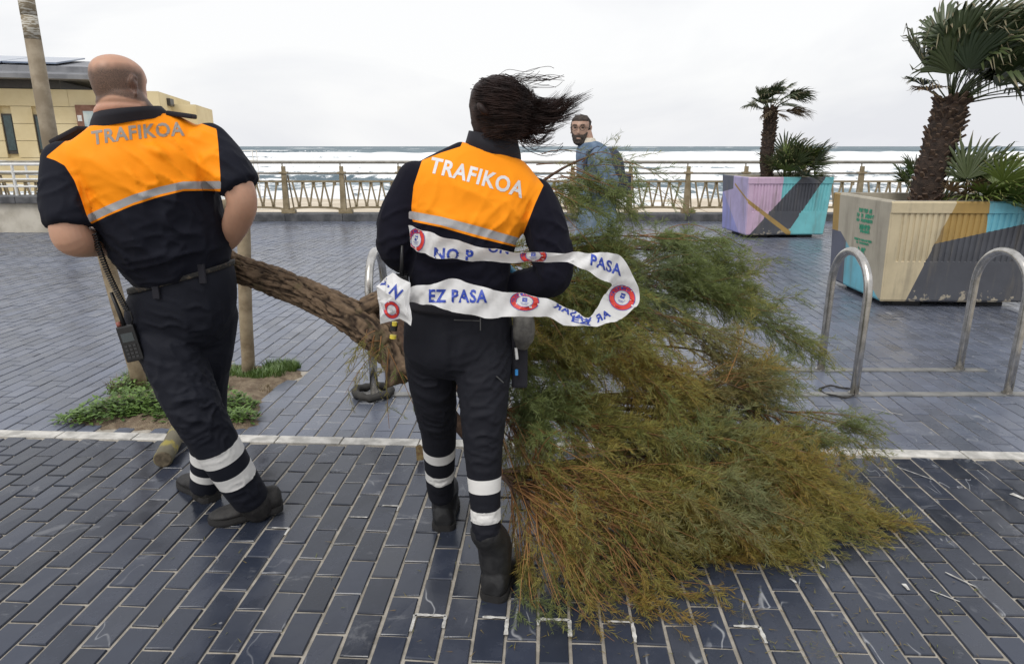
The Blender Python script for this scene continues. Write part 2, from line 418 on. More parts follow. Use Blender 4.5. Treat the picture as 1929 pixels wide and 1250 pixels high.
for (u0, v0, u1, v1, w) in ((1780, 1078, 1838, 1106, .008), (1752, 1112, 1808, 1134, .007), (1702, 1100, 1712, 1112, .016), (1488, 1090, 1500, 1098, .014), (1540, 1062, 1552, 1070, .014), (1905, 930, 1929, 940, .03), (1690, 880, 1760, 905, .005), (1640, 770, 1700, 782, .006)):
    paint('paint_scrap', [gnd(u0, v0), gnd(u1, v1)], w)
# promenade edge, beach
STONE = M('dark kerb stone', (.050, .052, .056), .7, col2=(.115, .115, .12), sc=5, bump=.4, bsc=40)
CONC = M('stained concrete', (.40, .365, .30), .9, col2=(.58, .54, .46), sc=2.6, bump=.35, bsc=30)
mb = MB(); mb.box((-60, 14.74, -6), (60, 15.1, -.004)); tag(mb.build('sea_wall', CONC), 'concrete sea wall dropping from the promenade to the beach', 'wall', kind='structure')
SAND = M('beach sand', (.52, .44, .33), .75, col2=(.66, .58, .46), sc=.15, bump=.3, bsc=6)
nx, ny = 60, 30; V = []; F = []
for j in range(ny+1):
    for i in range(nx+1):
        x = -160+320*i/nx; y = 14.9+95*j/ny; V.append((x, y, -3.6-2.4*(j/ny)+.12*math.sin(x*.21+y*.3)*math.sin(y*.17)))
for j in range(ny):
    for i in range(nx): a = j*(nx+1)+i; F.append((a, a+1, a+nx+2, a+nx+1))
tag(link('beach', mesh('beach', V, F, SAND, smooth=True)), 'pale sand beach below the promenade', 'beach', kind='structure')
# ================================================================== SEA
def sea():
    ys = np.concatenate([np.linspace(66, 330, 210), np.geomspace(333, 1500, 150)[1:], np.geomspace(1600, 40000, 24)]); nc = 260
    tx = np.linspace(-1.15, 1.15, nc); Yg, Tg = np.meshgrid(ys, tx, indexing='ij'); Xg = Tg*Yg
    P = np.stack([Xg.ravel(), Yg.ravel(), np.zeros(Xg.size)], 1)
    warp = (vnoise(P*np.array([.006, .006, 0])+3.3)-.5)*46+(vnoise(P*np.array([.025, .02, 0])+8.3)-.5)*12
    yy = P[:, 1]+warp; z = np.zeros(len(P)); foam = np.zeros(len(P))
    for (yc, wd, h, lo) in ((92, 5, .35, .5), (118, 6, .7, .4), (150, 7, 1.0, .45), (196, 9, 1.3, .35), (250, 10, 2.0, .15), (300, 12, 2.6, .1), (372, 14, 3.0, .1), (460, 17, 3.2, .15), (560, 22, 3.0, .3), (720, 30, 2.4, .62)):
        s = (yy-yc)/wd; act = np.clip((vnoise(P*np.array([.011, .004, 0])+yc)-lo)*5, 0, 1)
        prof = np.where(s < 0, np.exp(-(s*1.9)**2), np.exp(-(s*.75)**2)); z += h*prof*(.35+.65*act)
        foam = np.maximum(foam, act*np.exp(-np.clip(-s-.1, 0, 9)**2*2.4)*np.exp(-np.clip(s, 0, 9)**2*.16))
    n1 = vnoise(P*np.array([.09, .14, 0])+1.7); n2 = vnoise(P*np.array([.3, .45, 0])+5); n3 = vnoise(P*np.array([.02, .012, 0])+55)
    far_ = np.clip((P[:, 1]-620)/180, 0, 1)
    z += ((n1-.5)*.9+(n2-.5)*.35)*(1-far_)+far_*(vnoise(P*np.array([.010, .02, 0])+2)-.5)*5*np.clip(1500/P[:, 1], 0, 1)
    wash = np.clip((n3-.28)*3.2, 0, 1)*(1-far_)*np.where(P[:, 1] > 225, 1.0, .62)
    foam = np.clip(np.maximum(foam, wash)+(n1-.5)*.5, 0, 1)*(1-far_)+far_*np.clip((vnoise(P*np.array([.012, .03, 0])+91)-.80)*6, 0, 1)
    P[:, 2] = -5.6+z
    nr = len(ys); idx = np.arange(nr*nc).reshape(nr, nc); T = np.stack([idx[:-1, :-1], idx[:-1, 1:], idx[1:, 1:], idx[1:, :-1]], -1).reshape(-1, 4)
    m, t, b = new_mat('stormy sea'); pos = t.n('ShaderNodeNewGeometry').outputs['Position']
    f = t.attr('foam'); nn = t.noise(.35, 8, .7, t.scale(pos, (1, .55, 1)), 1.0)
    k = t.ramp(t.math('ADD', f, t.math('MULTIPLY', t.math('SUBTRACT', nn, .5), 1.5)), .38, .60)
    wv = t.ramp(t.noise(.05, 5, .6, t.scale(pos, (.3, 1, 1))), .35, .7)
    wat = t.mix(wv, (.075, .118, .145, 1), (.20, .26, .29, 1)); b.inputs['Specular IOR Level'].default_value = .2
    t.link(t.mix(k, wat, (.86, .875, .88, 1)), b.inputs['Base Color'])
    t.link(t.ramp(k, 0, 1, .55, .9), b.inputs['Roughness']); t.link(t.bump(t.noise(.5, 6, .65, pos), .5, .8), b.inputs['Normal'])
    tag(link('sea', trimesh('sea', P, T, m, {'foam': foam}, True)), 'rough grey sea with rows of white breakers', 'sea', kind='structure')
sea()
# ================================================================== SEAFRONT RAILING
RAILM = M('ochre painted iron', (.20, .155, .085), .55, col2=(.31, .25, .155), sc=7, bump=.25, bsc=60)
RAILD = M('grey handrail', (.20, .185, .155), .45, col2=(.30, .28, .24), sc=5, bump=.1)
def seafront_railing():
    Y0 = 14.42; root = empty('seafront_railing', (0, Y0, 0)); tag(root, 'ochre iron seafront railing with zigzag bars on a dark stone kerb', 'railing')
    x0, n, sp = -16.6, 28, 1.19
    for i in range(n):
        mb = MB(); a = x0+i*sp; mb.box((a+.002, Y0-.16, -.006), (a+sp-.002, Y0+.3, .15+random.uniform(-.002, .002)), 0, None, .012); mb.build('kerb_block', STONE, root)
    R = math.pi
    mb = MB(); mb.tube([(x0, Y0, 1.185), (x0+n*sp, Y0, 1.185)], .032, 12); mb.build('handrail', RAILD, root, True)
    mb = MB(); mb.tube([(x0, Y0, .965), (x0+n*sp, Y0, .965)], .020, 10); mb.build('middle_rail', RAILD, root, True)
    post = None; bar_me = {}
    for i in range(n+1):
        x = x0+i*sp
        mb = MB()
        mb.add([(x-.06, Y0-.05, .15), (x+.06, Y0-.05, .15), (x+.06, Y0+.05, .15), (x-.06, Y0+.05, .15), (x-.042, Y0-.04, 1.0), (x+.042, Y0-.04, 1.0), (x+.042, Y0+.04, 1.0), (x-.042, Y0+.04, 1.0)],
               [(0, 3, 2, 1), (4, 5, 6, 7), (0, 1, 5, 4), (1, 2, 6, 5), (2, 3, 7, 6), (3, 0, 4, 7)])
        mb.box((x-.085, Y0-.062, .955), (x+.085, Y0+.062, .995), 0, None, .006)
        mb.box((x-.036, Y0-.036, .997), (x+.036, Y0+.036, 1.105), 0, None, .006)
        mb.tube([(x-.02, Y0, 1.1), (x-.02, Y0, 1.17)], .013, 8)
        mb.box((x-.10, Y0-.06, .151), (x+.19, Y0+.06, .225), 0, None, .01)
        mb.bar((x+.13, Y0+.085, .2), (x+.05, Y0+.085, .93), .026, .026)
        mb.build('post', RAILM, root)
        if i == n: break
        mb = MB(); mb.bar((x+.05, Y0, .80), (x+sp-.05, Y0, .80), .05, .038)
        pts = [(x+.05+ (sp-.1)*k/10, Y0, .275+.0*k+(.045*(1-abs(math.sin(math.pi*k/10))**.5))*-1) for k in range(11)]
        for a, b in zip(pts, pts[1:]): mb.bar(a, b, .05, .042)
        mb.build('panel_rail', RAILM, root)
        xs = [x+.16+k*(sp-.32)/8 for k in range(9)]
        for k in range(8):
            a, b = (xs[k], .79) if k % 2 == 0 else (xs[k], .27), (xs[k+1], .27) if k % 2 == 0 else (xs[k+1], .79)
            mb = MB(); mb.bar((a[0], Y0, a[1]), (b[0], Y0, b[1]), .030, .034)
            wz = (b[0], .335) if k % 2 == 0 else (b[0], .72)
            mb.box((wz[0]-.034, Y0-.013, min(b[1], wz[1])), (wz[0]+.034, Y0+.013, max(b[1], wz[1])))
            mb.build('zigzag_bar', RAILM, root)
seafront_railing()
# small lookout frame on the beach
WHITE = M('white painted steel', (.72, .72, .70), .5, var=.06)
lk = empty('lifeguard_stand', (-28, 74, -5)); tag(lk, 'small white tubular stand out on the beach beyond the railing', 'stand')
for nm, x in (('leg', -29.1), ('leg', -27.0)):
    for y in (73.4, 74.6):
        mb = MB(); mb.tube([(x, y, -5.3), (x, y, 1.1)], .05, 6); mb.build(nm, WHITE, lk)
mb = MB(); mb.box((-29.3, 73.2, -1.35), (-26.8, 74.8, -1.25)); mb.build('platform', WHITE, lk)
for z in (.1, 1.05):
    mb = MB(); mb.tube([(-29.1, 73.4, z), (-27, 73.4, z), (-27, 74.6, z), (-29.1, 74.6, z), (-29.1, 73.4, z)], .045, 6); mb.build('guard_rail', WHITE, lk)
# ================================================================== LEFT: BUILDING, LOW WALL, LAMP POST
YEL = M('cream yellow wall panel', (.66, .545, .315), .85, col2=(.75, .64, .40), sc=.8, bump=.12, bsc=14)
ROOF = M('grey metal roof', (.16, .165, .18), .5, col2=(.24, .245, .26), sc=2)
SOLAR = M('solar panel glass', (.16, .20, .28), .15, col2=(.22, .27, .36), sc=1, bump=0)
GLASS = M('dark green window glass', (.025, .055, .055), .06, var=.2, bump=0, spec=.8)
FRAME = M('dark window frame', (.05, .045, .04), .5)
RUST = M('rust brown board frame', (.17, .075, .045), .7, col2=(.25, .13, .09), sc=5)
POST = M('blue poster', (.22, .38, .45), .4, col2=(.62, .68, .66), sc=1.6, bump=0)
def building():
    A = Vector((-26, 21.6, 0)); B = Vector((-12.35, 25.2, 0)); d = (B-A).normalized(); n = Vector((d.y, -d.x, 0)); L = (B-A).length
    rz = math.atan2(d.y, d.x); root = empty('beach_building', A, rz); tag(root, 'low cream yellow building with solar panels on its grey roof', 'building')
    Mw = Matrix.Translation(A) @ Matrix.Rotation(rz, 4, 'Z')
    def bx(name, lo, hi, mat, bev=0, par=root):
        mb = MB(); mb.box(lo, hi, 0, Mw, bev); return mb.build(name, mat, par)
    def loc(u, v): # where a measured sight line meets the facade: distance along it and height
        r = ray(u, v); o = Vector((0, 0, CAMH)); t = (A-o).dot(n)/r.dot(n); p = o+r*t; return (p-A).dot(d), p.z
    wins = []
    for u0, u1, v0, v1 in ((-150, -118, 212, 291), (-72, -45, 212, 291), (1, 36, 214, 290), (62, 88, 216, 288)):
        a, z1 = loc(u0, v0); b, z0 = loc(u1, v1); wins.append((a, b, z0, z1))
    HT = loc(200, 170)[1]
    nz_ = 6; hs = [HT*k/nz_ for k in range(nz_+1)]
    core = bx('wall', (0, .08, 0), (L, 6, HT-.01), YEL)
    for k in range(nz_):
        cuts = [0.0]
        z0, z1 = hs[k]+.008, hs[k+1]-.008
        segs = [(0, L)]
        for a, b, w0, w1 in wins:
            if w0 < z1 and w1 > z0:
                segs = [q for s0, s1 in segs for q in ((s0, min(s1, a)), (max(s0, b), s1)) if q[1]-q[0] > .02] if True else segs
        for s0, s1 in segs:
            m = max(1, round((s1-s0)/2.6))
            for q in range(m): bx('wall_panel', (s0+(s1-s0)*q/m+.004, -.04, z0), (s0+(s1-s0)*(q+1)/m-.004, .08, z1), YEL)
    for a, b, w0, w1 in wins:
        f = bx('window', (a, .02, w0), (b, .078, w1), FRAME); bx('pane', (a+.05, .005, w0+.12), (b-.05, .022, w1-.06), GLASS, 0, f)
    # receding return block at the right end
    bx('end_block', (L-.9, 1.9, 0), (L+.85, 6, HT-.33), YEL); bx('corner_recess', (L+.004, 1.2, HT-.42), (L+.12, 1.85, HT-.16), FRAME)
    # roof
    e, ez = loc(175, 128); mb = MB()
    zr = HT+.28; w = e
    prof = [(-.75, zr), (-.75, zr+.14), (-.35, zr+.24), (-.35, zr+.42), (3.2, zr+.95), (6.2, zr+.5), (6.2, zr)]
    V = [Mw @ Vector((x, y, z)) for x, dz in ((-2, 0), (w, 0)) for y, z in prof]; m = len(prof)
    mb.add(V, [tuple(range(m-1, -1, -1)), tuple(range(m, 2*m))]+[(i, (i+1) % m, m+(i+1) % m, m+i) for i in range(m)]); rf = mb.build('roof', ROOF, root)
    bx('fascia', (-1, -.1, HT+.01), (loc(115, 165)[0], 5.6, zr-.01), FRAME)
    sx = 0.0
    while sx < w-1.2:
        mb = MB(); q = [Mw @ Vector(p) for p in ((sx, -.2, zr+.50), (sx+1.55, -.2, zr+.50), (sx+1.55, 3.0, zr+1.0), (sx, 3.0, zr+1.0))]
        q2 = [p+Vector((0, 0, .05)) for p in q]; mb.add(q+q2, [(3, 2, 1, 0), (4, 5, 6, 7)]+[(i, (i+1) % 4, 4+(i+1) % 4, 4+i) for i in range(4)]); mb.build('solar_panel', SOLAR, rf); sx += 1.6
    a, z1 = loc(143, 198); b, z0 = loc(292, 262)
    bd = bx('notice_board', (a, -.14, z0), (b, -.045, z1), RUST); bx('poster', (a+.22, -.155, z0+.1), (b-.22, -.142, z1-.2), POST, 0, bd)
    for q in range(9):
        z = z0+.1+(z1-z0-.25)*((q*29) % 9)/9; x = (a+.03 if q % 2 else b-.17); bx('sticker', (x, -.148, z), (x+.13, -.142, z+.10), WHITE, 0, bd)
building()
def low_wall():
    root = empty('ramp_wall', (-9, 12.5, 0)); tag(root, 'low stained concrete ramp wall with dark stone coping', 'wall')
    mb = MB(); mb.box((-22, 12.35, -.006), (-7.75, 12.75, .52), 0, None, .01); mb.build('wall_body', CONC, root)
    x = -22
    while x < -7.8:
        w = min(1.1, -7.72-x); mb = MB(); mb.box((x+.003, 12.27, .522), (x+w-.003, 12.83, .64), 0, None, .012); mb.build('coping_stone', STONE, root); x += 1.1
    r2 = empty('ramp_railing', (-9, 12.55, .64)); tag(r2, 'white tubular handrail along the ramp at left', 'railing')
    for z in (.80, .93, 1.06):
        mb = MB(); mb.tube([(-22, 12.55, z), (-7.85, 12.55, z)], .017, 8); mb.build('rail', WHITE, r2)
    mb = MB(); mb.tube([(-22, 12.55, 1.19), (-7.85, 12.55, 1.19)], .026, 8); mb.build('handrail', WHITE, r2)
    x = -7.9
    while x > -20:
        mb = MB(); mb.tube([(x, 12.55, .63), (x, 12.55, 1.19)], .024, 8); mb.build('baluster', WHITE, r2); x -= .52
    r3 = empty('upper_ramp_railing', (-13, 16, .3)); tag(r3, 'second white handrail sloping up behind the ramp wall', 'railing')
    mb = MB(); mb.add([(-24, 15.2, -.002), (-9.5, 15.2, -.002), (-9.5, 15.2, .12), (-24, 15.2, .75), (-24, 17, -.002), (-9.5, 17, -.002), (-9.5, 17, .12), (-24, 17, .75)], [(0, 1, 2, 3), (7, 6, 5, 4), (3, 2, 6, 7), (1, 5, 6, 2), (0, 3, 7, 4)])
    tag(mb.build('ramp', STONE), 'grey sloping access ramp in front of the yellow building', 'ramp', kind='structure')
    for h in (.25, .5, .75, 1.0):
        mb = MB(); mb.tube([(-24, 15.3, .75+h), (-9.6, 15.3, .12+h)], .02, 8); mb.build('rail', WHITE, r3)
    x = -9.7
    while x > -23:
        zb = .12+(-9.5-x)/14.5*.63; mb = MB(); mb.tube([(x, 15.3, zb), (x, 15.3, zb+1.0)], .025, 8); mb.build('baluster', WHITE, r3); x -= .9
low_wall()
def lamp_post():
    Y = 11.3; x = at(70, 120, Y).x; root = empty('lamp_post', (x, Y, 0)); tag(root, 'tall weathered brown lamp post behind the officer at left', 'lamp post')
    PM = M('weathered brown post', (.185, .145, .095), .75, col2=(.30, .25, .18), sc=3, bump=.3, bsc=25)
    def banded(t, b):
        z = t.n('ShaderNodeSeparateXYZ', {0: t.n('ShaderNodeNewGeometry').outputs['Position']}).outputs[2]
        w = t.n('ShaderNodeTexNoise', {'Scale': 30.0, 'Detail': 4.0}); t.link(t.scale(t.coord(), (.25, .25, 1.3)), w.inputs['Vector'])
        t.link(t.mix(t.ramp(w.outputs['Fac'], .46, .56), (.22, .18, .12, 1), (.52, .50, .44, 1)), b.inputs['Base Color'])
    PB = M('flaking banded post', (.2, .2, .2), .8, ext=banded)
    zs = at(60, 75, Y).z; mb = MB(); mb.tube([(x, Y, -.004), (x, Y, zs)], [.125, .112], 20); mb.build('lower_shaft', PM, root, True)
    z = zs+.003
    for k in range(8):
        mb = MB(); mb.tube([(x, Y, z), (x, Y, z+.335)], [.112, .111], 20); mb.build('shaft_band', PB, root, True); z += .34
    mb = MB(); mb.tube([(x, Y, -.003), (x, Y, .25), (x, Y, .3)], [.17, .17, .13], 20); mb.build('base_collar', PM, root, True)
    mb = MB(); mb.tube([(x, Y, z), (x, Y, z+.6), (x+.25, Y-.5, z+1.0), (x+.3, Y-1.2, z+1.05)], [.07, .06, .05, .05], 12); mb.build('arm', PM, root, True)
    mb = MB(); mb.box((x+.12, Y-1.9, z+.98), (x+.48, Y-1.15, z+1.12), 0, None, .04); mb.build('lamp_head', PM, root)
lamp_post()
# ================================================================== BIKE RACKS
STEEL = M('brushed stainless steel', (.42, .405, .375), .27, 1, col2=(.60, .58, .55), sc=14, bump=.08, bsc=90)
RUBBER = M('weathered black rubber', (.018, .017, .016), .75, col2=(.04, .037, .033), sc=22, bump=.4, bsc=60)
def hoop(x, label):
    y0, y1, h = 4.02, 4.50, .865; r = (y1-y0)/2; root = empty('bike_rack', (x, (y0+y1)/2, 0)); tag(root, label, 'bike rack', 'bike rack hoops')
    pts = [(x, y0, -.006), (x, y0, .3), (x, y0, h-r)]+[(x, (y0+y1)/2-r*math.cos(a), h-r+r*math.sin(a)) for a in [math.pi*k/18 for k in range(1, 18)]]+[(x, y1, h-r), (x, y1, .3), (x, y1, -.006)]
    mb = MB(); mb.tube(pts, .0255, 20); mb.build('hoop', STEEL, root, True)
    for y in (y0, y1):
        mb = MB(); mb.tube([(x, y, .011), (x, y, .016)], .036, 16); mb.build('weld_collar', STEEL, root)
    return root
hoop(2.14, 'stainless steel bike rack hoop beside the fallen foliage, left of the two at right')
hoop(3.10, 'stainless steel bike rack hoop at the right edge of the photo')
hoop(-.86, 'stainless steel bike rack hoop behind the trunk, its foot ringed in rubber')
RSTEEL = M('dull flat steel', (.20, .20, .195), .55, .5, col2=(.33, .325, .31), sc=6)
for y, x0, x1, lb in ((4.50, -.95, 3.28, 'far flat steel floor bar joining the bike racks'), (4.02, -.95, 4.4, 'near flat steel floor bar joining the bike racks')):
    mb = MB(); mb.box((x0, y-.03, -.002), (x1, y+.03, .010), 0, None, .002); tag(mb.build('floor_bar', RSTEEL), lb, 'bar', 'bike rack floor bars')
def ring_tyre(c, R, r, label, squash=1):
    pts = []
    for k in range(33):
        a = 2*math.pi*k/32; pts.append((c[0]+R*math.cos(a)*(1+.05*math.sin(3*a)), c[1]+R*squash*math.sin(a), r*1.0+.004*math.sin(5*a)+.006))
    mb = MB(); mb.tube(pts, [r*(1+.14*math.sin(k*2.4)) for k in range(33)], 10, cap=False); tag(mb.build('rubber_ring', RUBBER, None, True), label, 'rubber ring')
ring_tyre((-.865, 4.00), .108, .024, 'black rubber ring lying round the foot of the left rack hoop')
ring_tyre((2.05, 4.05), .10, .006, 'thin dark cable loop round the foot of the rack beside the foliage')
# ================================================================== PLANTERS AND PALMS
def paint_mat(name, col, wear=.0, conc=(.36, .32, .25)):
    m, t, b = new_mat(name); n1 = t.noise(3.2, 6, .6); n2 = t.noise(11, 8, .68)
    base = t.mix(t.ramp(n1, .3, .7), c4([x*.88 for x in col]), c4([min(1, x*1.1) for x in col]))
    z = t.n('ShaderNodeSeparateXYZ', {0: t.coord()}).outputs[2]
    base = t.mix(t.math('MULTIPLY', t.ramp(t.noise(1.2, 6, .7, t.scale(t.coord(), (6, 6, .7))), .48, .70), .42), base, (.17, .15, .12, 1))
    if wear:
        k = t.ramp(t.math('ADD', n2, t.math('MULTIPLY', t.ramp(z, .0, .30, 1, 0), wear)), .70, .74); base = t.mix(k, base, c4(conc))
    t.link(base, b.inputs['Base Color']); b.inputs['Roughness'].default_value = .7
    t.link(t.bump(t.noise(70, 5, .6), .25, .004), b.inputs['Normal']); return m
P_CREAM = paint_mat('cream paint', (.52, .44, .29)); P_GREY = paint_mat('charcoal paint', (.072, .076, .09), .22); P_BLUE = paint_mat('sky blue paint', (.15, .43, .53)); P_OCHRE = paint_mat('ochre paint', (.36, .235, .075))
P_CONC = paint_mat('bare planter concrete', (.40, .365, .29)); P_LILAC = paint_mat('lilac paint', (.40, .35, .55)); P_PINK = paint_mat('pink paint', (.56, .40, .53)); P_TEAL = paint_mat('turquoise paint', (.17, .50, .53)); P_VIO = paint_mat('violet blue paint', (.27, .28, .56)); P_NAVY = paint_mat('dull navy paint', (.10, .11, .15))
PM_ALL = [P_CREAM, P_GREY, P_BLUE, P_OCHRE, P_CONC, P_LILAC, P_PINK, P_TEAL, P_VIO, P_NAVY]
BASEM = M('dark footing', (.03, .03, .032), .8)
GREEN = M('green stencil paint', (.03, .26, .15), .7, col2=(.05, .34, .2), sc=40)
def planter(corner, rz, label, front_fn, left_fn, front_cuts, left_cuts, stencil=False, D=1.2):
    """corner: near left bottom corner. local x along the front, y back. taper: wider at the top"""
    W, H, tp, z0 = 1.37, .955, .045, .055
    root = empty('planter', corner, rz); tag(root, label, 'planter', 'painted concrete planters')
    Mw = Matrix.Translation(corner) @ Matrix.Rotation(rz, 4, 'Z')
    def pt(face, a, h):           # a 0..1 along the face, h 0..1 up
        e = tp*h; z = z0+H*h
        x0, x1, y0, y1 = -e, W+e, -e, D+e
        return {'f': Vector((x0+(x1-x0)*a, y0, z)), 'l': Vector((x0, y1-(y1-y0)*a, z)), 'b': Vector((x1-(x1-x0)*a, y1, z)), 'r': Vector((x1, y0+(y1-y0)*a, z))}[face]
    nrm = {'f': Vector((0, -1, 0)), 'l': Vector((-1, 0, 0)), 'b': Vector((0, 1, 0)), 'r': Vector((1, 0, 0))}
    for face, fn, cuts in (('f', front_fn, front_cuts), ('l', left_fn, left_cuts), ('b', lambda a, h: 4, []), ('r', lambda a, h: 4, [])):
        bm = bmesh.new(); nr = 24 if face in 'fb' else 0
        cols = [0.0, .012]; dep = [.012, 0]
        if nr:
            cols = [0.0, .010, .05]; dep = [.012, 0, 0]
            for k in range(nr):
                a = .05+.9*k/nr; w = .9/nr; cols += [a+w*.50, a+w*.58, a+w*.92, a+w]; dep += [0, .011, .011, 0]
            cols += [.99, 1.0]; dep += [0, .012]
        else: cols += [.988, 1.0]; dep += [0, .012]
        rows = [0, .02, .405, .415, .88, .89, .925, .985, 1.0]
        G = []
        for h in rows:
            rw = []
            for a, dd in zip(cols, dep):
                rib = (dd if (.41 < h < .888 or a < .006 or a > .994) else 0)
                e = rib+(.010 if h in (0, 1.0) else 0)-(0.012 if (nr and .888 < h < .99) else 0)
                rw.append(bm.verts.new(pt(face, a, h)-nrm[face]*e))
            G.append(rw)
        for i in range(len(rows)-1):
            for j in range(len(cols)-1): bm.faces.new((G[i][j], G[i][j+1], G[i+1][j+1], G[i+1][j]))
        for (a0, h0), (a1, h1) in cuts:
            p = pt(face, a0, h0); q = pt(face, a1, h1); n = (q-p).cross(nrm[face]).normalized()
            bmesh.ops.bisect_plane(bm, geom=bm.verts[:]+bm.edges[:]+bm.faces[:], plane_co=p, plane_no=n)
        for f in bm.faces:
            c = f.calc_center_median(); h = (c.z-z0)/H; e = tp*h
            a = {'f': (c.x+e)/(W+2*e), 'l': (D+e-c.y)/(D+2*e), 'b': 0, 'r': 0}[face]; f.material_index = fn(a, h)
        me = bpy.data.meshes.new('side'); bm.to_mesh(me); bm.free()
        for m in PM_ALL: me.materials.append(m)
        o = bpy.data.objects.new('side_panel', me); COL.objects.link(o); o.parent = root
    e = tp; t = .085; mb = MB()
    def fr(x0, y0, x1, y1, z): return [Vector((x0, y0, z)), Vector((x1, y0, z)), Vector((x1, y1, z)), Vector((x0, y1, z))]
    zt = z0+H; A = fr(-e+.010, -e+.010, W+e-.010, D+e-.010, zt); B = fr(-e+t, -e+t, W+e-t, D+e-t, zt); C = fr(-e+t+.02, -e+t+.02, W+e-t-.02, D+e-t-.02, zt-.16)
    V = A+B+C; mb.add(V, [(k, (k+1) % 4, 4+(k+1) % 4, 4+k) for k in range(4)]+[(4+k, 4+(k+1) % 4, 8+(k+1) % 4, 8+k) for k in range(4)])
    me = mesh('rim', mb.V, mb.F, P_CONC); o = bpy.data.objects.new('rim', me); COL.objects.link(o); o.parent = root
    me = mesh('underside', fr(.01, .01, W-.01, D-.01, z0+.002), [(3, 2, 1, 0)], P_CONC); o = bpy.data.objects.new('underside', me); COL.objects.link(o); o.parent = root
    mb = MB(); n = 14
    V = [Vector((-e+t+(W+2*e-2*t)*i/n, -e+t+(D+2*e-2*t)*j/n, zt-.09+.025*math.sin(i*1.7)*math.cos(j*2.1)+random.uniform(-.01, .01))) for j in range(n+1) for i in range(n+1)]
    me = mesh('soil', V, [(j*(n+1)+i, j*(n+1)+i+1, (j+1)*(n+1)+i+1, (j+1)*(n+1)+i) for j in range(n) for i in range(n)], SOIL, smooth=True); o = bpy.data.objects.new('soil', me); COL.objects.link(o); o.parent = root
    for x in (.16, W-.42):
        for y in (.1, D-.4):
            mb = MB(); mb.box((x, y, -.004), (x+.27, y+.3, z0+.004)); me = mesh('foot', mb.V, mb.F, BASEM); o = bpy.data.objects.new('foot', me); COL.objects.link(o); o.parent = root
    if stencil:
        r = random.Random(3); mb = MB()
        def q(a0, h0, a1, h1, sk=0):
            P = [pt('l', a, h)+Vector((-.004, 0, 0)) for a, h in ((a0, h0), (a1, h0+sk), (a1, h1+sk), (a0, h1))]; mb.add(P, [(0, 1, 2, 3)])
        for row, (h0, hh, a0, a1) in enumerate(((.845, .045, .50, .70), (.79, .045, .47, .75), (.745, .035, .47, .74), (.665, .06, .53, .71), (.635, .028, .55, .69), (.545, .026, .46, .76), (.515, .022, .50, .70), (.41, .075, .54, .67), (.375, .03, .56, .66))):
            a = a0
            while a < a1:
                w = r.uniform(.020, .036); s = .006*math.sin(a*9)
                if r.random() < .9: q(a, h0+s, a+w*.42, h0+hh+s); q(a+w*.3, h0+hh*r.uniform(.1, .7)+s, a+w*.95, h0+hh*r.uniform(.72, 1)+s)
                if r.random() < .5: q(a+w*.62, h0+s, a+w*.95, h0+hh*.8+s)
                a += w
        me = mesh('stencil_mark', mb.V, mb.F, GREEN); o = bpy.data.objects.new('stencil_mark', me); COL.objects.link(o); o.parent = root; tag(o, kind='stuff')
    return root, Mw
c1 = gnd(1657, 578); c1b = gnd(1909, 577); d = c1b-c1; rz1 = math.atan2(d.y, d.x)+math.radians(-3)
def ln(a, h, p, q): return (q[0]-p[0])*(h-p[1])-(q[1]-p[1])*(a-p[0])     # >0 left of p->q
F1 = [((.17, 0), (.40, 1)), ((.30, .585), (1.0, .84)), ((.63, .6), (.60, 1))]
def f1(a, h):
    if ln(a, h, *F1[0]) > 0: return 0
    if ln(a, h, *F1[1]) < 0: return 1
    return 3 if ln(a, h, *F1[2]) > 0 else 2
L1 = [((0, .9), (1.0, 0.0)), ((.22, 0), (.22, 1)), ((0, .6), (.3, .52)), ((.12, 1), (.18, .72)), ((.18, .72), (0, .5)), ((.35, .0), (.18, .6))]
def l1(a, h):
    if a > .985 and h < .9: return 0
    if h < .58 and ln(a, h, (.16, .60), (.98, 0)) < 0:
        return 9 if a < .30 else 2
    if a < .13 and h > .55: return 3
    return 4
L1 = [((.16, .60), (.98, 0)), ((.30, 0), (.30, 1)), ((.13, 0), (.13, 1)), ((0, .58), (1, .58)), ((0, .55), (1, .55))]
PL1, MW1 = planter(c1, rz1, 'large planter painted cream, ochre, blue and charcoal with a green stencil, behind the bike racks', f1, l1, F1, L1, True)
c2 = gnd(1403, 449); c2b = gnd(1554, 447.5); d = c2b-c2; rz2 = math.atan2(d.y, d.x)
F2 = [((.05, 0), (.62, 1.0)), ((.52, 0), (.90, 1.0)), ((0, .52), (.55, 0)), ((.40, 0), (.42, 1)), ((.0, .60), (.62, 0.0)), ((.28, .12), (1, .62))]
def f2(a, h):
    if abs((h-(.60-.60*a/.58)))< .035+.03*a and a < .58: return 3
    if ln(a, h, *F2[1]) < 0: return 7
    if ln(a, h, *F2[0]) < 0:
        return 1
    return 7 if a > .40 else (6 if h > .2 or a > .02 else 5)
F2 += [((0, .635), (.58, .035+.0174)), ((0, .565), (.58, -.0524))]
def l2(a, h):
    if a < .45 and h > .72+.2*(a-.2): return 9
    if abs(h-(.86-.55*(a-.5)/.5*.45)) < .02 and a > .5: return 3
    return 5 if a+h > .75 else 8
L2 = [((0, .68), (.45, .77)), ((.45, 0), (.45, 1)), ((0, .75), (.75, 0)), ((.5, .88), (1, .6325)), ((.5, .84), (1, .5925)), ((.5, 0), (.5, 1))]
PL2, MW2 = planter(c2, rz2, 'planter painted lilac, pink, turquoise and grey with a gold stripe, by the seafront railing', f2, l2, F2, L2, False, 1.06)
FROND = None
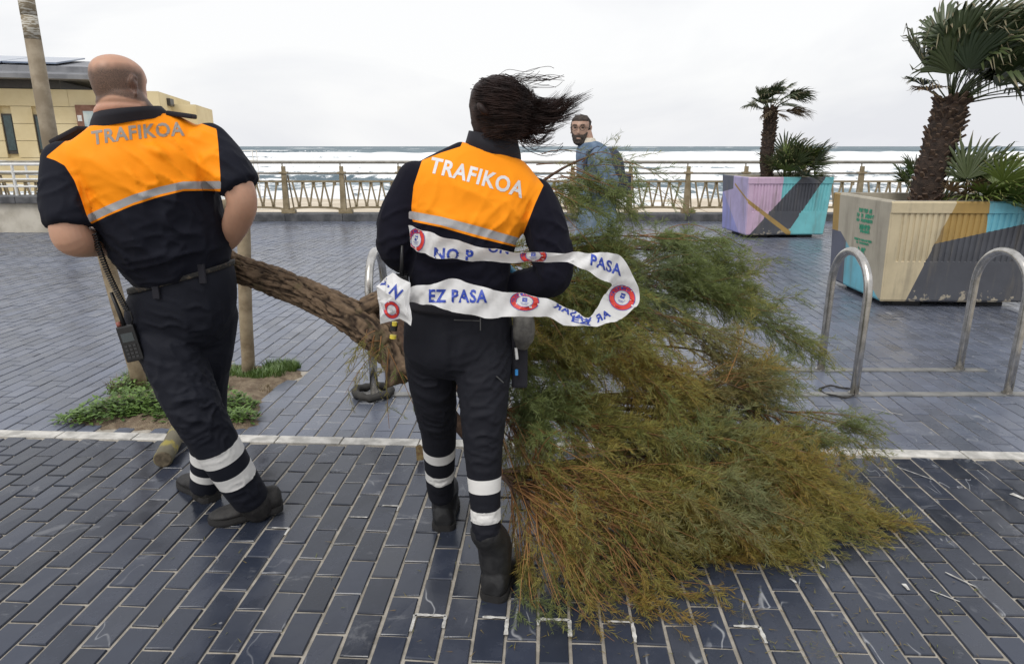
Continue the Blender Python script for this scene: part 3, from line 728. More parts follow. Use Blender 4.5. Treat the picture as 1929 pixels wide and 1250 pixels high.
def frond_mat(name, a, b_, dead):
    m, t, b = new_mat(name); ob = t.n('ShaderNodeObjectInfo').outputs['Random']; k = t.attr('tip')
    base = t.mix(ob, c4(a), c4(b_)); base = t.mix(t.ramp(t.math('ADD', k, t.math('MULTIPLY', t.noise(9, 3), .35)), .93, 1.2), base, c4(dead))
    t.link(base, b.inputs['Base Color']); b.inputs['Roughness'].default_value = .42
    b.inputs['Subsurface Weight'].default_value = 0
    return m
FR_DARK = frond_mat('dark fan palm leaf', (.030, .048, .022), (.070, .092, .034), (.20, .16, .09))
FR_YOUNG = frond_mat('young fan palm leaf', (.065, .115, .024), (.16, .21, .05), (.22, .19, .08))  # brighter yellow-green leaf colour of the suckers
FR_DEAD = frond_mat('dry fan palm leaf', (.13, .085, .045), (.20, .14, .08), (.25, .2, .12))
PTRUNK = M('fibrous palm trunk', (.020, .013, .010), .95, col2=(.055, .036, .026), sc=18, bump=.9, bsc=90, dist=.02)
PSCALE = M('cut leaf bases', (.035, .020, .015), .9, col2=(.115, .075, .05), sc=14, bump=.5)
def frond(root, o, d, pet, R, nseg, spread, wind, mat, seed, roll=0, cup=.25, droop=.35):
    r = random.Random(seed); o = Vector(o); d = Vector(d).normalized(); w = Vector(wind)
    p1 = o+d*pet*.5+w*pet*.08; hub = o+d*pet+w*pet*.3+Vector((0, 0, -.06*pet)); dd = (hub-p1).normalized()
    side = dd.cross(Vector((0, 0, 1)))
    if side.length < .1: side = Vector((1, 0, 0))
    side.normalize(); side = (Matrix.Rotation(roll, 3, dd) @ side); nn = side.cross(dd).normalized()
    mb = MB(); tips = []
    mb.tube([o, p1, hub], [.009, .0065, .005], 5); tips += [0]*15
    for k in range(nseg):
        a = spread*(k/(nseg-1)-.5)*2+r.uniform(-.03, .03); L = R*(1-.28*abs(a/spread)**2)*r.uniform(.88, 1.08)
        e = (dd*math.cos(a)+side*math.sin(a)+nn*(cup*abs(math.sin(a))+r.uniform(-.06, .06))).normalized()
        sd_ = nn.cross(e).normalized(); wd = L*.046+.005
        V = []; T_ = []
        for q, (s, wq) in enumerate(((.03, .25), (.35, .9), (.62, 1.0), (.85, .55), (1.0, .05))):
            b = hub+e*(L*s)+w*(L*.45*s*s)+Vector((0, 0, -droop*L*s**3*r.uniform(.6, 1.3)))
            V += [b-sd_*wd*wq*.5+nn*wd*.22*wq, b+nn*-.1*wd*wq, b+sd_*wd*wq*.5+nn*wd*.22*wq]; T_ += [s]*3
        F = []
        for q in range(4):
            for c in (0, 1): F.append((q*3+c, q*3+c+1, q*3+c+4, q*3+c+3))
        mb.add(V, F); tips += T_
    me = mesh('frond', mb.V, mb.F, mat, smooth=True); attr(me, 'tip', tips); return link('frond', me, root)
def palm(label, base, top, r0, fr, suckers, seed):
    root = empty('fan_palm', base); tag(root, label, 'palm', 'fan palms in planters'); r = random.Random(seed)
    P = crom([np.array(p) for p in (base, base.lerp(top, .35)+Vector((-.03, 0, 0)), base.lerp(top, .7)+Vector((.0, 0, 0)), top)], 6)
    mb = MB(); mb.tube(P, [r0*(1.0+.10*math.sin(i*2.1))*(1 if i < len(P)-4 else .9) for i in range(len(P))], 16); mb.build('trunk', PTRUNK, root, True)
    mb = MB(); n = 240; T, FRm = frames(P)
    for k in range(n):
        s = (k+.5)/n; i = min(int(s*(len(P)-1)), len(P)-2); f = s*(len(P)-1)-i; c = Vector(P[i]).lerp(Vector(P[i+1]), f); a = k*2.39996+r.uniform(-.2, .2)
        x, y = FRm[i]; e = (x*math.cos(a)+y*math.sin(a)); tg = T[i]; sd_ = tg.cross(e); b = c+e*r0*.86; L = r0*r.uniform(.22, .66)*(1.35 if s > .5 else .9); w = r0*r.uniform(.13, .30); tip = b+e*L*.62+tg*L*.62
        mb.add([b-sd_*w, b+sd_*w, b+sd_*w*.7+tg*.03-e*.01, b-sd_*w*.7+tg*.03, tip-sd_*w*.55, tip+sd_*w*.55, tip+sd_*w*.45+tg*.012-e*.014, tip-sd_*w*.45+tg*.012-e*.014],
               [(0, 1, 5, 4), (4, 5, 6, 7), (7, 6, 2, 3), (0, 4, 7, 3), (1, 2, 6, 5)])
    tag(mb.build('leaf_bases', PSCALE, root), kind='stuff')
    for k, (dx, dy, dz, pet, R, dead) in enumerate(fr):
        frond(root, top+Vector((dx*.04, dy*.04, -.05+.02*dz)), (dx, dy, dz), pet, R, 28, 1.2, (.62, .1, -.02), FR_DEAD if dead else FR_DARK, seed*100+k, r.uniform(-.5, .5))
    for k, (b, dx, dy, dz, pet, R, leaf_kind) in enumerate(suckers):
        frond(root, b, (dx, dy, dz), pet, R, 18, 1.25, (.22, .05, 0), (FR_YOUNG, FR_DARK, FR_DEAD)[leaf_kind], seed*200+k, r.uniform(-.6, .6), .2, .22)
    return root
def sucker_set(c, n, seed, R, pet, leaf_kinds, xr=(-1, 1), zr=(.15, 1.1), sp=.1):
    r = random.Random(seed); S = []
    for k in range(n):
        S.append((Vector(c)+Vector((r.uniform(-sp, sp), r.uniform(-sp, sp), 0)), r.uniform(*xr), r.uniform(-1, .6), r.uniform(*zr), pet*r.uniform(.6, 1.1), R*r.uniform(.75, 1.1), r.choice(leaf_kinds)))
    return S
b1 = at(1742, 380, 7.05); b1.z = .90; t1 = at(1795, 188, 7.1)
r_ = random.Random(5); fr1 = []
for k in range(32):
    fr1.append((r_.uniform(-.62, .8), r_.uniform(-.9, .6), r_.uniform(.35, 1.3), r_.uniform(.34, .62), r_.uniform(.62, .86), 0))
fr1 += [(-.95, -.2, .45, .46, .34, 0), (-.8, -.3, .3, .42, .30, 1), (1, -.4, .22, .6, .62, 0), (1, .2, .3, .6, .66, 0), (.9, -.7, .45, .5, .66, 0), (.9, .4, .6, .5, .7, 0)]
sk1 = sucker_set(at(1830, 385, 6.85), 20, 11, .50, .34, (0, 0, 0, 1), (-.45, 1.1), (.1, 1.0), .08)
sk1 += sucker_set(at(1770, 372, 7.2), 9, 12, .30, .48, (1, 1, 0), (-.6, .9), (.5, 1.2), .06)+sucker_set(at(1728, 372, 7.3), 5, 13, .26, .36, (1, 0), (-.8, -.1), (.7, 1.3), .04)
sk1 += [(at(1835, 380, 6.75), .15, -.95, .25, .40, .46, 0), (at(1850, 380, 6.75), .5, -.8, .45, .36, .46, 0), (at(1845, 380, 6.72), -.1, -.8, .75, .40, .48, 0), (at(1870, 380, 6.72), .35, -.8, .8, .46, .52, 0), (at(1880, 380, 6.72), .2, -.9, .1, .32, .46, 0), (at(1860, 380, 6.72), .75, -.6, .7, .42, .5, 0), (at(1800, 380, 6.9), -.1, -.6, .5, .2, .26, 2), (at(1795, 378, 6.9), .2, -.6, .8, .2, .24, 2), (at(1785, 375, 6.9), -.3, -.5, .6, .22, .2, 2)]
for i, s in enumerate(sk1): s[0].z = .93
palm('large windblown fan palm in the charcoal and cream planter', b1, t1, .142, fr1, sk1, 3)
b2 = at(1447, 318, 12.25); b2.z = .92; t2 = at(1452, 204, 12.3)
r_ = random.Random(9); fr2 = []
for k in range(18):
    fr2.append((r_.uniform(-.9, .7), r_.uniform(-.8, .6), r_.uniform(.25, 1.0), r_.uniform(.22, .38), r_.uniform(.30, .42), 0))
fr2 += [(-1, -.2, .25, .38, .3, 0), (.8, -.3, .1, .25, .34, 1), (.6, -.6, .0, .2, .3, 1), (-.6, -.5, -.1, .14, .2, 1), (.2, -.7, -.2, .12, .22, 1)]
sk2 = sucker_set(at(1494, 326, 12.0), 50, 21, .48, .40, (1, 1, 0, 1), (-.8, 1.0), (.3, 1.4), .18)
for s in sk2: s[0].z = .95
palm('small fan palm in the lilac and turquoise planter by the railing', b2, t2, .105, fr2, sk2, 4)
# ================================================================== TREE PIT: SOIL, WEEDS, STAKES
def pit():
    n = 46; x0, y0 = PITnp.min(0)-.05; x1, y1 = PITnp.max(0)+.05; X, Y = np.meshgrid(np.linspace(x0, x1, n*2), np.linspace(y0, y1, n)); P = np.stack([X.ravel(), Y.ravel()], 1)
    s = polysd(P, PITnp); Q = np.stack([P[:, 0], P[:, 1], np.zeros(len(P))], 1); z = np.clip(s/.12, -.25, 1)*.034+(vnoise(Q*9)-.5)*.025*np.clip(s/.05, 0, 1)+(vnoise(Q*31)-.5)*.008
    Q[:, 2] = np.where(s < -.045, -.03, z-.006); nc = n*2; idx = np.arange(n*nc).reshape(n, nc)
    T = np.stack([idx[:-1, :-1], idx[:-1, 1:], idx[1:, 1:], idx[1:, :-1]], -1).reshape(-1, 4); keep = (s[T] > -.05).all(1)
    tag(link('tree_pit_soil', trimesh('tree_pit_soil', Q, T[keep], SOIL, None, True)), 'bare sandy soil in the open tree pit', 'soil', kind='structure')
pit()
def leaf_mat(name, a, b_):
    m, t, b = new_mat(name); k = t.attr('tint'); t.link(t.mix(k, c4(a), c4(b_)), b.inputs['Base Color']); b.inputs['Roughness'].default_value = .5; return m
WEED = leaf_mat('weed leaves', (.036, .08, .016), (.16, .26, .055))
def weeds(name, blobs, nleaf, size, label, grass=False, mat=WEED):
    V = []; T = []; A = []; r = np.random.default_rng(len(blobs)*7+nleaf)
    tot = sum(b[3] for b in blobs)
    for cx, cy, R, wgt, h in blobs:
        for _ in range(int(nleaf*wgt/tot)):
            a = r.uniform(0, 6.283); q = R*math.sqrt(r.uniform(0, 1)); x = cx+q*math.cos(a); y = cy+q*.62*math.sin(a); hh = h*(1-(q/R)**2*.75)*r.uniform(.25, 1); tn = np.clip(r.uniform(0, .6)+.4*hh/h, 0, 1)
            az = r.uniform(0, 6.283); b = len(V)
            if grass:
                L = h*r.uniform(.5, 1.2); w = .0022; dx, dy = math.cos(az)*L*r.uniform(.1, .6), math.sin(az)*L*.5
                V += [(x-w, y, -.0), (x+w, y, 0), (x+dx*.4+w*.8, y+dy*.4, L*.65), (x+dx*.4-w*.8, y+dy*.4, L*.65), (x+dx, y+dy, L*.95)]; T += [(b, b+1, b+2), (b, b+2, b+3), (b+3, b+2, b+4)]; A += [tn*.6, tn*.6, tn, tn, tn]
            else:
                s = size*r.uniform(.5, 1.25); e = np.array([math.cos(az), math.sin(az), r.uniform(-.25, .7)]); e /= np.linalg.norm(e); f = np.cross(e, [0, 0, 1.]); f /= np.linalg.norm(f)+1e-9; up = np.cross(f, e); c = np.array([x, y, hh+.01])
                pts = [c, c+e*s*.35+f*s*.24+up*s*.06, c+e*s*.7+f*s*.17+up*s*.04, c+e*s, c+e*s*.7-f*s*.17+up*s*.04, c+e*s*.35-f*s*.24+up*s*.06]
                V += [tuple(p) for p in pts]; T += [(b, b+1, b+5), (b+1, b+2, b+4), (b+1, b+4, b+5), (b+2, b+3, b+4)]; A += [tn]*6
    o = link(name, trimesh(name, V, T, mat, {'tint': A})); tag(o, label, 'weeds', kind='stuff')
def blob(u, v, R, w, h): p = gnd(u, v); return (p.x, p.y, R, w, h)
weeds('broadleaf_weeds', [blob(150, 793, .13, .6, .05), blob(205, 785, .2, 1.5, .11), blob(255, 775, .22, 1.8, .14), blob(300, 778, .2, 1.4, .12), blob(345, 788, .16, 1, .09), blob(245, 745, .14, .8, .12), blob(285, 725, .12, .7, .14), blob(440, 772, .14, 1.2, .11), blob(455, 795, .09, .6, .08), blob(425, 790, .1, .5, .07), blob(400, 740, .12, .4, .06)], 3800, .036, 'leafy green weeds growing in the soil of the tree pit')
weeds('grass_tufts', [blob(440, 708, .12, 1, .075), blob(500, 712, .13, 1.2, .085), blob(528, 700, .11, 1.1, .085), blob(550, 694, .06, .4, .06), blob(265, 722, .1, .5, .1), blob(405, 712, .1, .5, .06), blob(470, 716, .08, .6, .07)], 3000, .03, 'fine green grass tufts at the foot of the right stake', True)
DRY = leaf_mat('dry grass', (.12, .085, .04), (.24, .19, .10))
weeds('dry_stalks', [blob(238, 740, .1, 1, .11), blob(430, 745, .12, .6, .04), blob(480, 735, .12, .5, .03)], 420, .03, 'dry straw coloured stalks beside the left stake', True, DRY)
WOOD = M('weathered round timber', (.17, .125, .075), .85, col2=(.33, .265, .175), sc=6, bump=.5, bsc=30, dist=.01)
MOSS = M('lichen covered timber', (.15, .135, .095), .9, col2=(.30, .25, .06), sc=13, bump=.6, bsc=50, dist=.01, lo=.5, hi=.62)
CUT = M('cut timber end', (.07, .055, .035), .9, col2=(.15, .12, .08), sc=40)
def stake(b, t, r, label):
    root = empty('tree_stake', b); tag(root, label, 'stake', 'timber tree stakes')
    n = 9; P = [b.lerp(t, k/(n-1))+Vector((random.uniform(-.003, .003), random.uniform(-.003, .003), 0)) for k in range(n)]
    mb = MB(); mb.tube(P, [r*(1.03-.05*k/n) for k in range(n)], 16); mb.build('pole', WOOD, root, True)
    mb = MB(); mb.tube([P[-1]+Vector((0, 0, .001)), P[-1]+Vector((0, 0, .012))], [r*.97, r*.8], 16); mb.build('top', CUT, root); return root
s1b = gnd(268, 740, -.01); s1t = at(176, 395, 4.05); s2b = gnd(468, 714, -.01); s2t = at(456, 368, 4.33)
stake(s1b, s1t, .043, 'round timber stake beside the officer\'s radio, leaning left'); stake(s2b, s2t, .041, 'upright round timber stake in grass right of the walking officer')
mb = MB(); mb.tube([s1t+Vector((-.1, -.05, -.06)), s2t+Vector((-.02, -.06, -.05))], .035, 14); tag(mb.build('cross_rail', WOOD, None, True), 'horizontal timber rail joining the two upright stakes', 'rail')
lg = empty('fallen_stake', gnd(320, 850)); tag(lg, 'short lichen covered stake lying on the paving by the strip', 'stake')
la, lb = gnd(309, 880)+Vector((0, 0, .043)), gnd(352, 806)+Vector((0, 0, .06)); mb = MB(); mb.tube([la.lerp(lb, k/6) for k in range(7)], [.043+.002*math.sin(k*2) for k in range(7)], 16); mb.build('pole', MOSS, lg, True)
dv = (la-lb).normalized(); mb = MB(); mb.tube([la+dv*.001, la+dv*.004], [.041, .036], 16); mb.build('cut_end', CUT, lg)
# ================================================================== FELLED TAMARISK
def bark_mat():
    m, t, b = new_mat('tamarisk bark'); r = t.attr('ridge'); n = t.noise(40, 6, .65)
    base = t.mix(t.ramp(r, .15, .8), (.022, .013, .008, 1), (.17, .115, .072, 1)); base = t.mix(t.math('MULTIPLY', t.ramp(n, .5, .75), .5), base, (.28, .20, .125, 1))
    base = t.mix(t.math('MULTIPLY', t.ramp(t.noise(9, 4), .58, .7), .5), base, (.15, .13, .06, 1))
    t.link(base, b.inputs['Base Color']); b.inputs['Roughness'].default_value = .95; t.link(t.bump(n, .8, .008), b.inputs['Normal']); return m
BARK = bark_mat()
BRANCH = M('brown branch bark', (.055, .032, .022), .85, col2=(.12, .07, .045), sc=30, bump=.4, bsc=120)
TWIG = leaf_mat('orange brown twigs', (.16, .075, .030), (.40, .20, .07)); TWIG.node_tree.nodes['Principled BSDF'].inputs['Roughness'].default_value = .7
def fol_mat():
    m, t, b = new_mat('tamarisk foliage'); k = t.attr('tint'); g = t.attr('grey')
    base = t.mix(t.ramp(k, 0, .5), (.37, .255, .062, 1), (.32, .29, .08, 1)); base = t.mix(t.ramp(k, .5, 1.), base, (.205, .25, .085, 1)); base = t.mix(g, base, (.20, .25, .15, 1))
    t.link(base, b.inputs['Base Color']); b.inputs['Roughness'].default_value = .6; b.inputs['Specular IOR Level'].default_value = .3
    tr = t.n('ShaderNodeBsdfTranslucent'); t.link(base, tr.inputs[0]); ms = t.n('ShaderNodeMixShader', {0: .42}); t.link(b.outputs[0], ms.inputs[1]); t.link(tr.outputs[0], ms.inputs[2])
    t.link(ms.outputs[0], t.t.nodes['Material Output'].inputs[0]); return m
FOL = fol_mat()
J = at(718, 590, 2.70)
tree = empty('felled_tree', (J.x, J.y, 0)); tag(tree, 'uprooted tamarisk tree carried by the two officers, feathery crown dragging on the paving', 'tree')
def bark_tube(name, pts, sub, n, amp, seed, parent, knobs=()):
    A = crom([np.array([*at(u, v, Y), r]) for u, v, Y, r in pts], sub); V, F = tube([a[:3] for a in A], [a[3] for a in A], n); V = np.array([tuple(v) for v in V])
    m = len(A); cen = np.repeat(np.array([a[:3] for a in A]), n, 0); N = V-cen; N /= np.linalg.norm(N, axis=1)[:, None]+1e-9
    s = np.repeat(np.cumsum([0]+[np.linalg.norm(A[i+1][:3]-A[i][:3]) for i in range(m-1)]), n); rr = np.repeat([a[3] for a in A], n)
    th = np.tile(np.arange(n)*2*math.pi/n, m); tw = th+s*.35+.5*(vnoise(np.stack([np.cos(th)*1.5, np.sin(th)*1.5, s*9], 1))-.5)
    Q = np.stack([np.cos(tw)*4.2, np.sin(tw)*4.2, s*15+seed], 1); Q2 = Q*np.array([2.1, 2.1, 2.4])
    w = vnoise(Q*1.1+4)*1.9; f1 = 1-np.abs(2*vnoise(Q+w[:, None])-1); f2 = 1-np.abs(2*vnoise(Q2+9)-1); ridge = 1-(f1**2*.65+f2**2*.35)
    dsp = amp*(ridge-.6)+rr*.22*(vnoise(np.stack([np.cos(th)*1.1, np.sin(th)*1.1, s*5+seed*2], 1))-.5)
    for ku, kv, kY, kr, kh in knobs:
        d = np.linalg.norm(V-np.array(at(ku, kv, kY)), axis=1); dsp = dsp+kh*np.exp(-(d/kr)**2)*(.6+.8*vnoise(V*55))
    V = V+N*dsp[:, None]; me = mesh(name, V, F, BARK, smooth=True); attr(me, 'ridge', ridge); return link(name, me, parent)
bark_tube('trunk', [(352, 452, 2.74, .050), (400, 480, 2.73, .052), (450, 507, 2.72, .054), (520, 532, 2.71, .056), (590, 560, 2.70, .060), (650, 590, 2.69, .068), (700, 622, 2.68, .074), (738, 662, 2.68, .066), (765, 705, 2.68, .040)], 26, 130, .019, 3, tree,
          ((672, 552, 2.63, .040, .032), (690, 565, 2.62, .03, .03), (705, 640, 2.6, .06, .016), (745, 690, 2.62, .06, .02), (735, 640, 2.6, .05, .02)))
bark_tube('stub_branch', [(690, 580, 2.68, .045), (730, 558, 2.68, .034), (780, 548, 2.72, .03), (850, 545, 2.76, .028), (930, 540, 2.8, .024)], 10, 30, .006, 8, tree)
bark_tube('torn_root', [(728, 640, 2.64, .05), (752, 690, 2.6, .052), (772, 712, 2.6, .03)], 10, 40, .03, 14, tree, ((752, 700, 2.55, .04, .05), (765, 690, 2.55, .025, .04), (740, 715, 2.55, .02, .05)))
# limb targets: measured points on the crown with their distance
LT = [(1010, 1010, 2.08), (1060, 1090, 2.0), (1120, 1110, 1.98), (1190, 1130, 1.98), (1300, 1105, 2.02), (1400, 1035, 2.22), (1540, 1035, 2.28), (1620, 1000, 2.42), (1665, 930, 2.62),
      (1600, 830, 2.95), (1640, 800, 3.1), (1520, 770, 3.05), (1480, 620, 3.25), (1450, 560, 3.3), (1380, 520, 3.25), (1320, 480, 3.2), (1260, 445, 3.1), (1190, 450, 3.0), (1120, 440, 2.95),
      (1040, 440, 2.8), (1060, 540, 2.62), (1110, 620, 2.55), (1200, 560, 2.7), (1300, 600, 2.75), (1400, 640, 2.85), (1200, 690, 2.5), (1310, 720, 2.55), (1430, 740, 2.7),
      (1080, 760, 2.35), (1200, 820, 2.3), (1330, 840, 2.35), (1460, 860, 2.5), (1010, 850, 2.16), (1110, 920, 2.12), (1230, 960, 2.13), (1370, 950, 2.25), (1480, 950, 2.35), (1560, 920, 2.5), (1010, 950, 2.1), (1250, 520, 2.95), (1350, 560, 3.0),
      (1000, 640, 2.45), (1020, 720, 2.35), (1450, 690, 3.05), (1560, 800, 3.0), (1350, 1000, 2.15), (1130, 1040, 2.03), (1260, 1040, 2.06), (1450, 1010, 2.25), (1600, 960, 2.45), (1550, 990, 2.35), (1150, 510, 2.75), (1090, 480, 2.8), (985, 625, 2.5), (980, 690, 2.42), (985, 760, 2.36), (1000, 800, 2.3), (1000, 880, 2.2), (1640, 880, 2.72), (1590, 870, 2.7), (1660, 905, 2.62), (1650, 960, 2.5), (1560, 1010, 2.36)]
def bez(a, b, c, t): return a*(1-t)**2+b*2*t*(1-t)+c*t*t
SEC = []; R = np.random.default_rng(42)
Jv = np.array(at(800, 575, 2.76))
hubs = [np.array(at(u, v, Y)) for u, v, Y in ((900, 520, 2.78), (930, 580, 2.74), (930, 680, 2.64), (930, 780, 2.52), (938, 890, 2.36))]
for k, hb in enumerate(hubs):
    P = [bez(np.array(J), (np.array(J)+hb)/2+np.array([0, .03, .05-.03*k]), hb, t) for t in np.linspace(0, 1, 8)]
    mb = MB(); mb.tube(P, list(np.linspace(.034, .022, 8)), 10); mb.build('limb', BRANCH, tree, True)
for k, (u, v, Y) in enumerate(LT):
    T = np.array(at(u, v, Y)); hb = hubs[int(np.argmin([abs(v-w)+.0*u for w in (400, 560, 700, 800, 970)]))]
    L = np.linalg.norm(T-hb); T = hb+(T-hb)*max(.5, (L-(.04 if v < 780 and 1230 < u < 1510 else .22 if v > 1000 or u > 1500 else .15))/L); T[2] = max(T[2], .03); L = np.linalg.norm(T-hb); mid = hb*.5+T*.5+np.array([0, .02, .13*L])+R.normal(0, .03, 3); ts = np.linspace(0, 1, 14); P = np.array([bez(hb, mid, T, t) for t in ts]); P[:, 2] = np.maximum(P[:, 2], .02)
    mb = MB(); mb.tube([Vector(p) for p in P], list(np.linspace(.0105, .0022, 14)*R.uniform(.75, 1.25)), 6); mb.build('branch', BRANCH, tree, True)
    bare = (v > 830 and u < 1330); n2 = int((17+L*15)*(.30 if v < 460 and u < 1160 else 1.5 if bare else 1))
    for _ in range(n2):
        t = R.uniform(.22, 1) ** .8; p = bez(hb, mid, T, t); tg = bez(hb, mid, T, min(t+.05, 1.02))-bez(hb, mid, T, t-.02); tg /= np.linalg.norm(tg)
        cl = np.floor(t*5.0+R.uniform(-.25, .25)); cr_ = np.random.default_rng(int(k*31+cl)+5); bend = cr_.normal(0, .34 if bare else .55, 3)      # neighbours lean together and form tufts
        d = tg*.95+bend+R.normal(0, .20, 3)+np.array([.16, -.05, .0]); d /= np.linalg.norm(d); l = R.uniform(.16, .42)*(1.1-.35*t)
        if bare: l *= 1.25
        if cr_.uniform() < .16 and not bare: continue
        SEC.append((p, d, l, bare, k, t))
# a few sprays below the trunk on the left and the light spray reaching over the passer-by
for (u, v, Y, dx, dz, l, n) in ((700, 632, 2.55, -.2, -.4, .08, 3), (725, 650, 2.55, -.9, -.45, .24, 1), (735, 660, 2.5, -.1, -.9, .20, 1), (735, 660, 2.5, .55, -.9, .24, 1), (765, 705, 2.5, .6, -.5, .12, 2), (705, 636, 2.5, -.3, -.2, .07, 3)):
    for _ in range(n):
        d = np.array([dx, -.2, dz])+R.normal(0, .16 if n > 1 else .03, 3); SEC.append((np.array(at(u, v, Y))+R.normal(0, .012, 3), d/np.linalg.norm(d), l*R.uniform(.8, 1.2), True, 90, .5))
up0 = np.array(at(985, 370, 2.8)); up1 = np.array(at(1120, 292, 2.75))
mb = MB(); mb.tube([Vector(up0*(1-t)+up1*t+np.array([0, 0, .02*math.sin(3*t)])) for t in np.linspace(0, 1, 8)], list(np.linspace(.009, .003, 8)), 6); mb.build('branch', BRANCH, tree, True)
for _ in range(44):
    t = R.uniform(.0, 1); d = np.array([.9, -.1, .02])+R.normal(0, .24, 3); SEC.append((up0*(1-t)+up1*t, d/np.linalg.norm(d), R.uniform(.12, .30), False, 91, t))
for (u, v, dx, dz) in ((1010, 310, 1, .28), (1020, 290, .9, .35), (1140, 300, 1, .12), (1150, 330, 1, .05), (1130, 310, .9, .2), (1000, 330, .9, .1), (1180, 350, 1, -.1), (1200, 440, 1, .1), (1260, 430, 1, .15)):
    d = np.array([dx, -.05, dz])+R.normal(0, .05, 3); SEC.append((np.array(at(u, v, 2.75)), d/np.linalg.norm(d), R.uniform(.2, .3), True, 92, .5))
# stems (vectorised), twigs and leaflets
def clear_of_legs(s):        # nothing grows through the woman's leg or over her boot
    e = s[0]+s[1]*s[2]*1.05; uv_, dp_ = project([s[0], e]); return not (((uv_[:, 0] < 956) & (uv_[:, 1] > 650) & (dp_ < 2.62) & (np.array([s[0][1], e[1]]) < 2.42)).any())
def thin_top(s):             # the railing and the passer-by stay in view over the crown
    uv_, _ = project([s[0]+s[1]*s[2]]); u_, v_ = uv_[0]
    if s[4] in (90, 92): return True
    if v_ < 415 and u_ > 1185: return False
    return not (v_ < 405 and R.uniform() < .42)
SEC = [s for s in SEC if s[4] in (90,) or (clear_of_legs(s) and thin_top(s))]
nS = len(SEC); P0 = np.array([s[0] for s in SEC]); D0 = np.array([s[1] for s in SEC]); L0 = np.array([s[2] for s in SEC]); BARE = np.array([s[3] for s in SEC]); KID = np.array([s[4] for s in SEC])
droop = R.uniform(.10, .60, nS); wob = R.normal(0, .05, (nS, 3))
def stem(i, t):
    t = np.asarray(t)[..., None]; q = P0[i]+D0[i]*(L0[i][..., None]*t)+wob[i]*(L0[i][..., None]*np.sin(t*3.1))+np.array([.10, 0, 0])*(L0[i][..., None]*t*t)
    q = q+np.array([0, 0, -1.])*(L0[i]*droop[i])[..., None]*t*t; q[..., 2] = np.maximum(q[..., 2], .008+.012*t[..., 0]); return q
def many_tubes(PP, rad, n=3):
    """PP: (m,k,3) polylines; rad (m,k)"""
    m, k, _ = PP.shape; Tn = np.gradient(PP, axis=1); Tn /= np.linalg.norm(Tn, axis=2)[..., None]+1e-9; x = np.cross(Tn, np.array([.23, .31, .92])); x /= np.linalg.norm(x, axis=2)[..., None]+1e-9; y = np.cross(Tn, x)
    V = np.stack([PP+x*(rad*math.cos(a))[..., None]+y*(rad*math.sin(a))[..., None] for a in [2*math.pi*q/n for q in range(n)]], 2).reshape(-1, 3)
    b = (np.arange(m)[:, None, None]*k+np.arange(k-1)[None, :, None])*n; q = np.arange(n)[None, None, :]; q2 = (q+1) % n
    return V, np.stack([b+q, b+q2, b+n+q2, b+n+q], -1).reshape(-1, 4)
ii = np.repeat(np.arange(nS), 7).reshape(nS, 7); tt = np.tile(np.linspace(0, 1, 7), (nS, 1)); PP = stem(ii, tt)
Vt, Ft = many_tubes(PP, np.tile(np.linspace(.0023, .0008, 7), (nS, 1))*R.uniform(.7, 1.25, (nS, 1)))
tint = np.repeat(np.clip(R.normal(.5, .25, nS), 0, 1), 21); o = link('twigs', trimesh('twigs', Vt, Ft, TWIG, {'tint': tint}), tree); tag(o, kind='stuff')
ntw = np.where(BARE, R.integers(1, 5, nS), R.integers(9, 15, nS)); own = np.repeat(np.arange(nS), ntw); nT = len(own)
tt = 1-.8*R.uniform(0, 1.0, nT)**1.35; B = stem(own, tt); tg = stem(own, np.minimum(tt+.06, 1.06))-B; tg /= np.linalg.norm(tg, axis=1)[:, None]+1e-9
d = tg+R.normal(0, .52, (nT, 3))+np.array([.08, 0, .05]); d /= np.linalg.norm(d, axis=1)[:, None]; lt = R.uniform(.05, .15, nT)*np.where(BARE[own], .9, 1)
def tw(i, t):
    t = np.asarray(t)[..., None]; q = B[i]+d[i]*(lt[i][..., None]*t)+np.array([.06, 0, -.22])*(lt[i][..., None]*t*t); q[..., 2] = np.maximum(q[..., 2], .006); return q
ii = np.repeat(np.arange(nT), 3).reshape(nT, 3); PP = tw(ii, np.tile([0, .5, 1.0], (nT, 1)))
tnoise = vnoise(B*np.array([2.6, 2.6, 3.2])+11); tnoise2 = vnoise(B*np.array([3.5, 3.5, 4])+71)
base_t = np.clip((tnoise-.5)*1.5+.52+.16*(B[:, 2]-.5)+np.where(BARE[own], -.08, .05)+R.normal(0, .16, nT), 0, 1); base_g = np.clip((tnoise2-.60)*3.0+R.normal(0, .12, nT), 0, .6)
Vt, Ft = many_tubes(PP, np.tile([.0011, .0009, .0005], (nT, 1))); stemmy = leaf_mat('green shoots', (.16, .10, .03), (.09, .11, .035))
o = link('shoots', trimesh('shoots', Vt, Ft, stemmy, {'tint': np.repeat(base_t, 9)}), tree); tag(o, kind='stuff')
nl = R.integers(24, 38, nT); lo_ = np.repeat(np.arange(nT), nl); nL = len(lo_); t = R.uniform(.05, 1.0, nL); q = tw(lo_, t); ax = d[lo_]
rp = R.normal(0, 1, (nL, 3)); rp -= ax*(rp*ax).sum(1)[:, None]; rp /= np.linalg.norm(rp, axis=1)[:, None]; e = ax*.80+rp*.62+R.normal(0, .1, (nL, 3))+np.array([.03, 0, -.02]); e /= np.linalg.norm(e, axis=1)[:, None]
LL = R.uniform(.014, .036, nL)*(1.15-.4*t); sd_ = np.cross(e, R.normal(0, 1, (nL, 3))); sd_ /= np.linalg.norm(sd_, axis=1)[:, None]; w = R.uniform(.0007, .0013, nL)[:, None]
tip = q+e*LL[:, None]; tip[:, 2] = np.maximum(tip[:, 2], .004); midp = q*.45+tip*.55
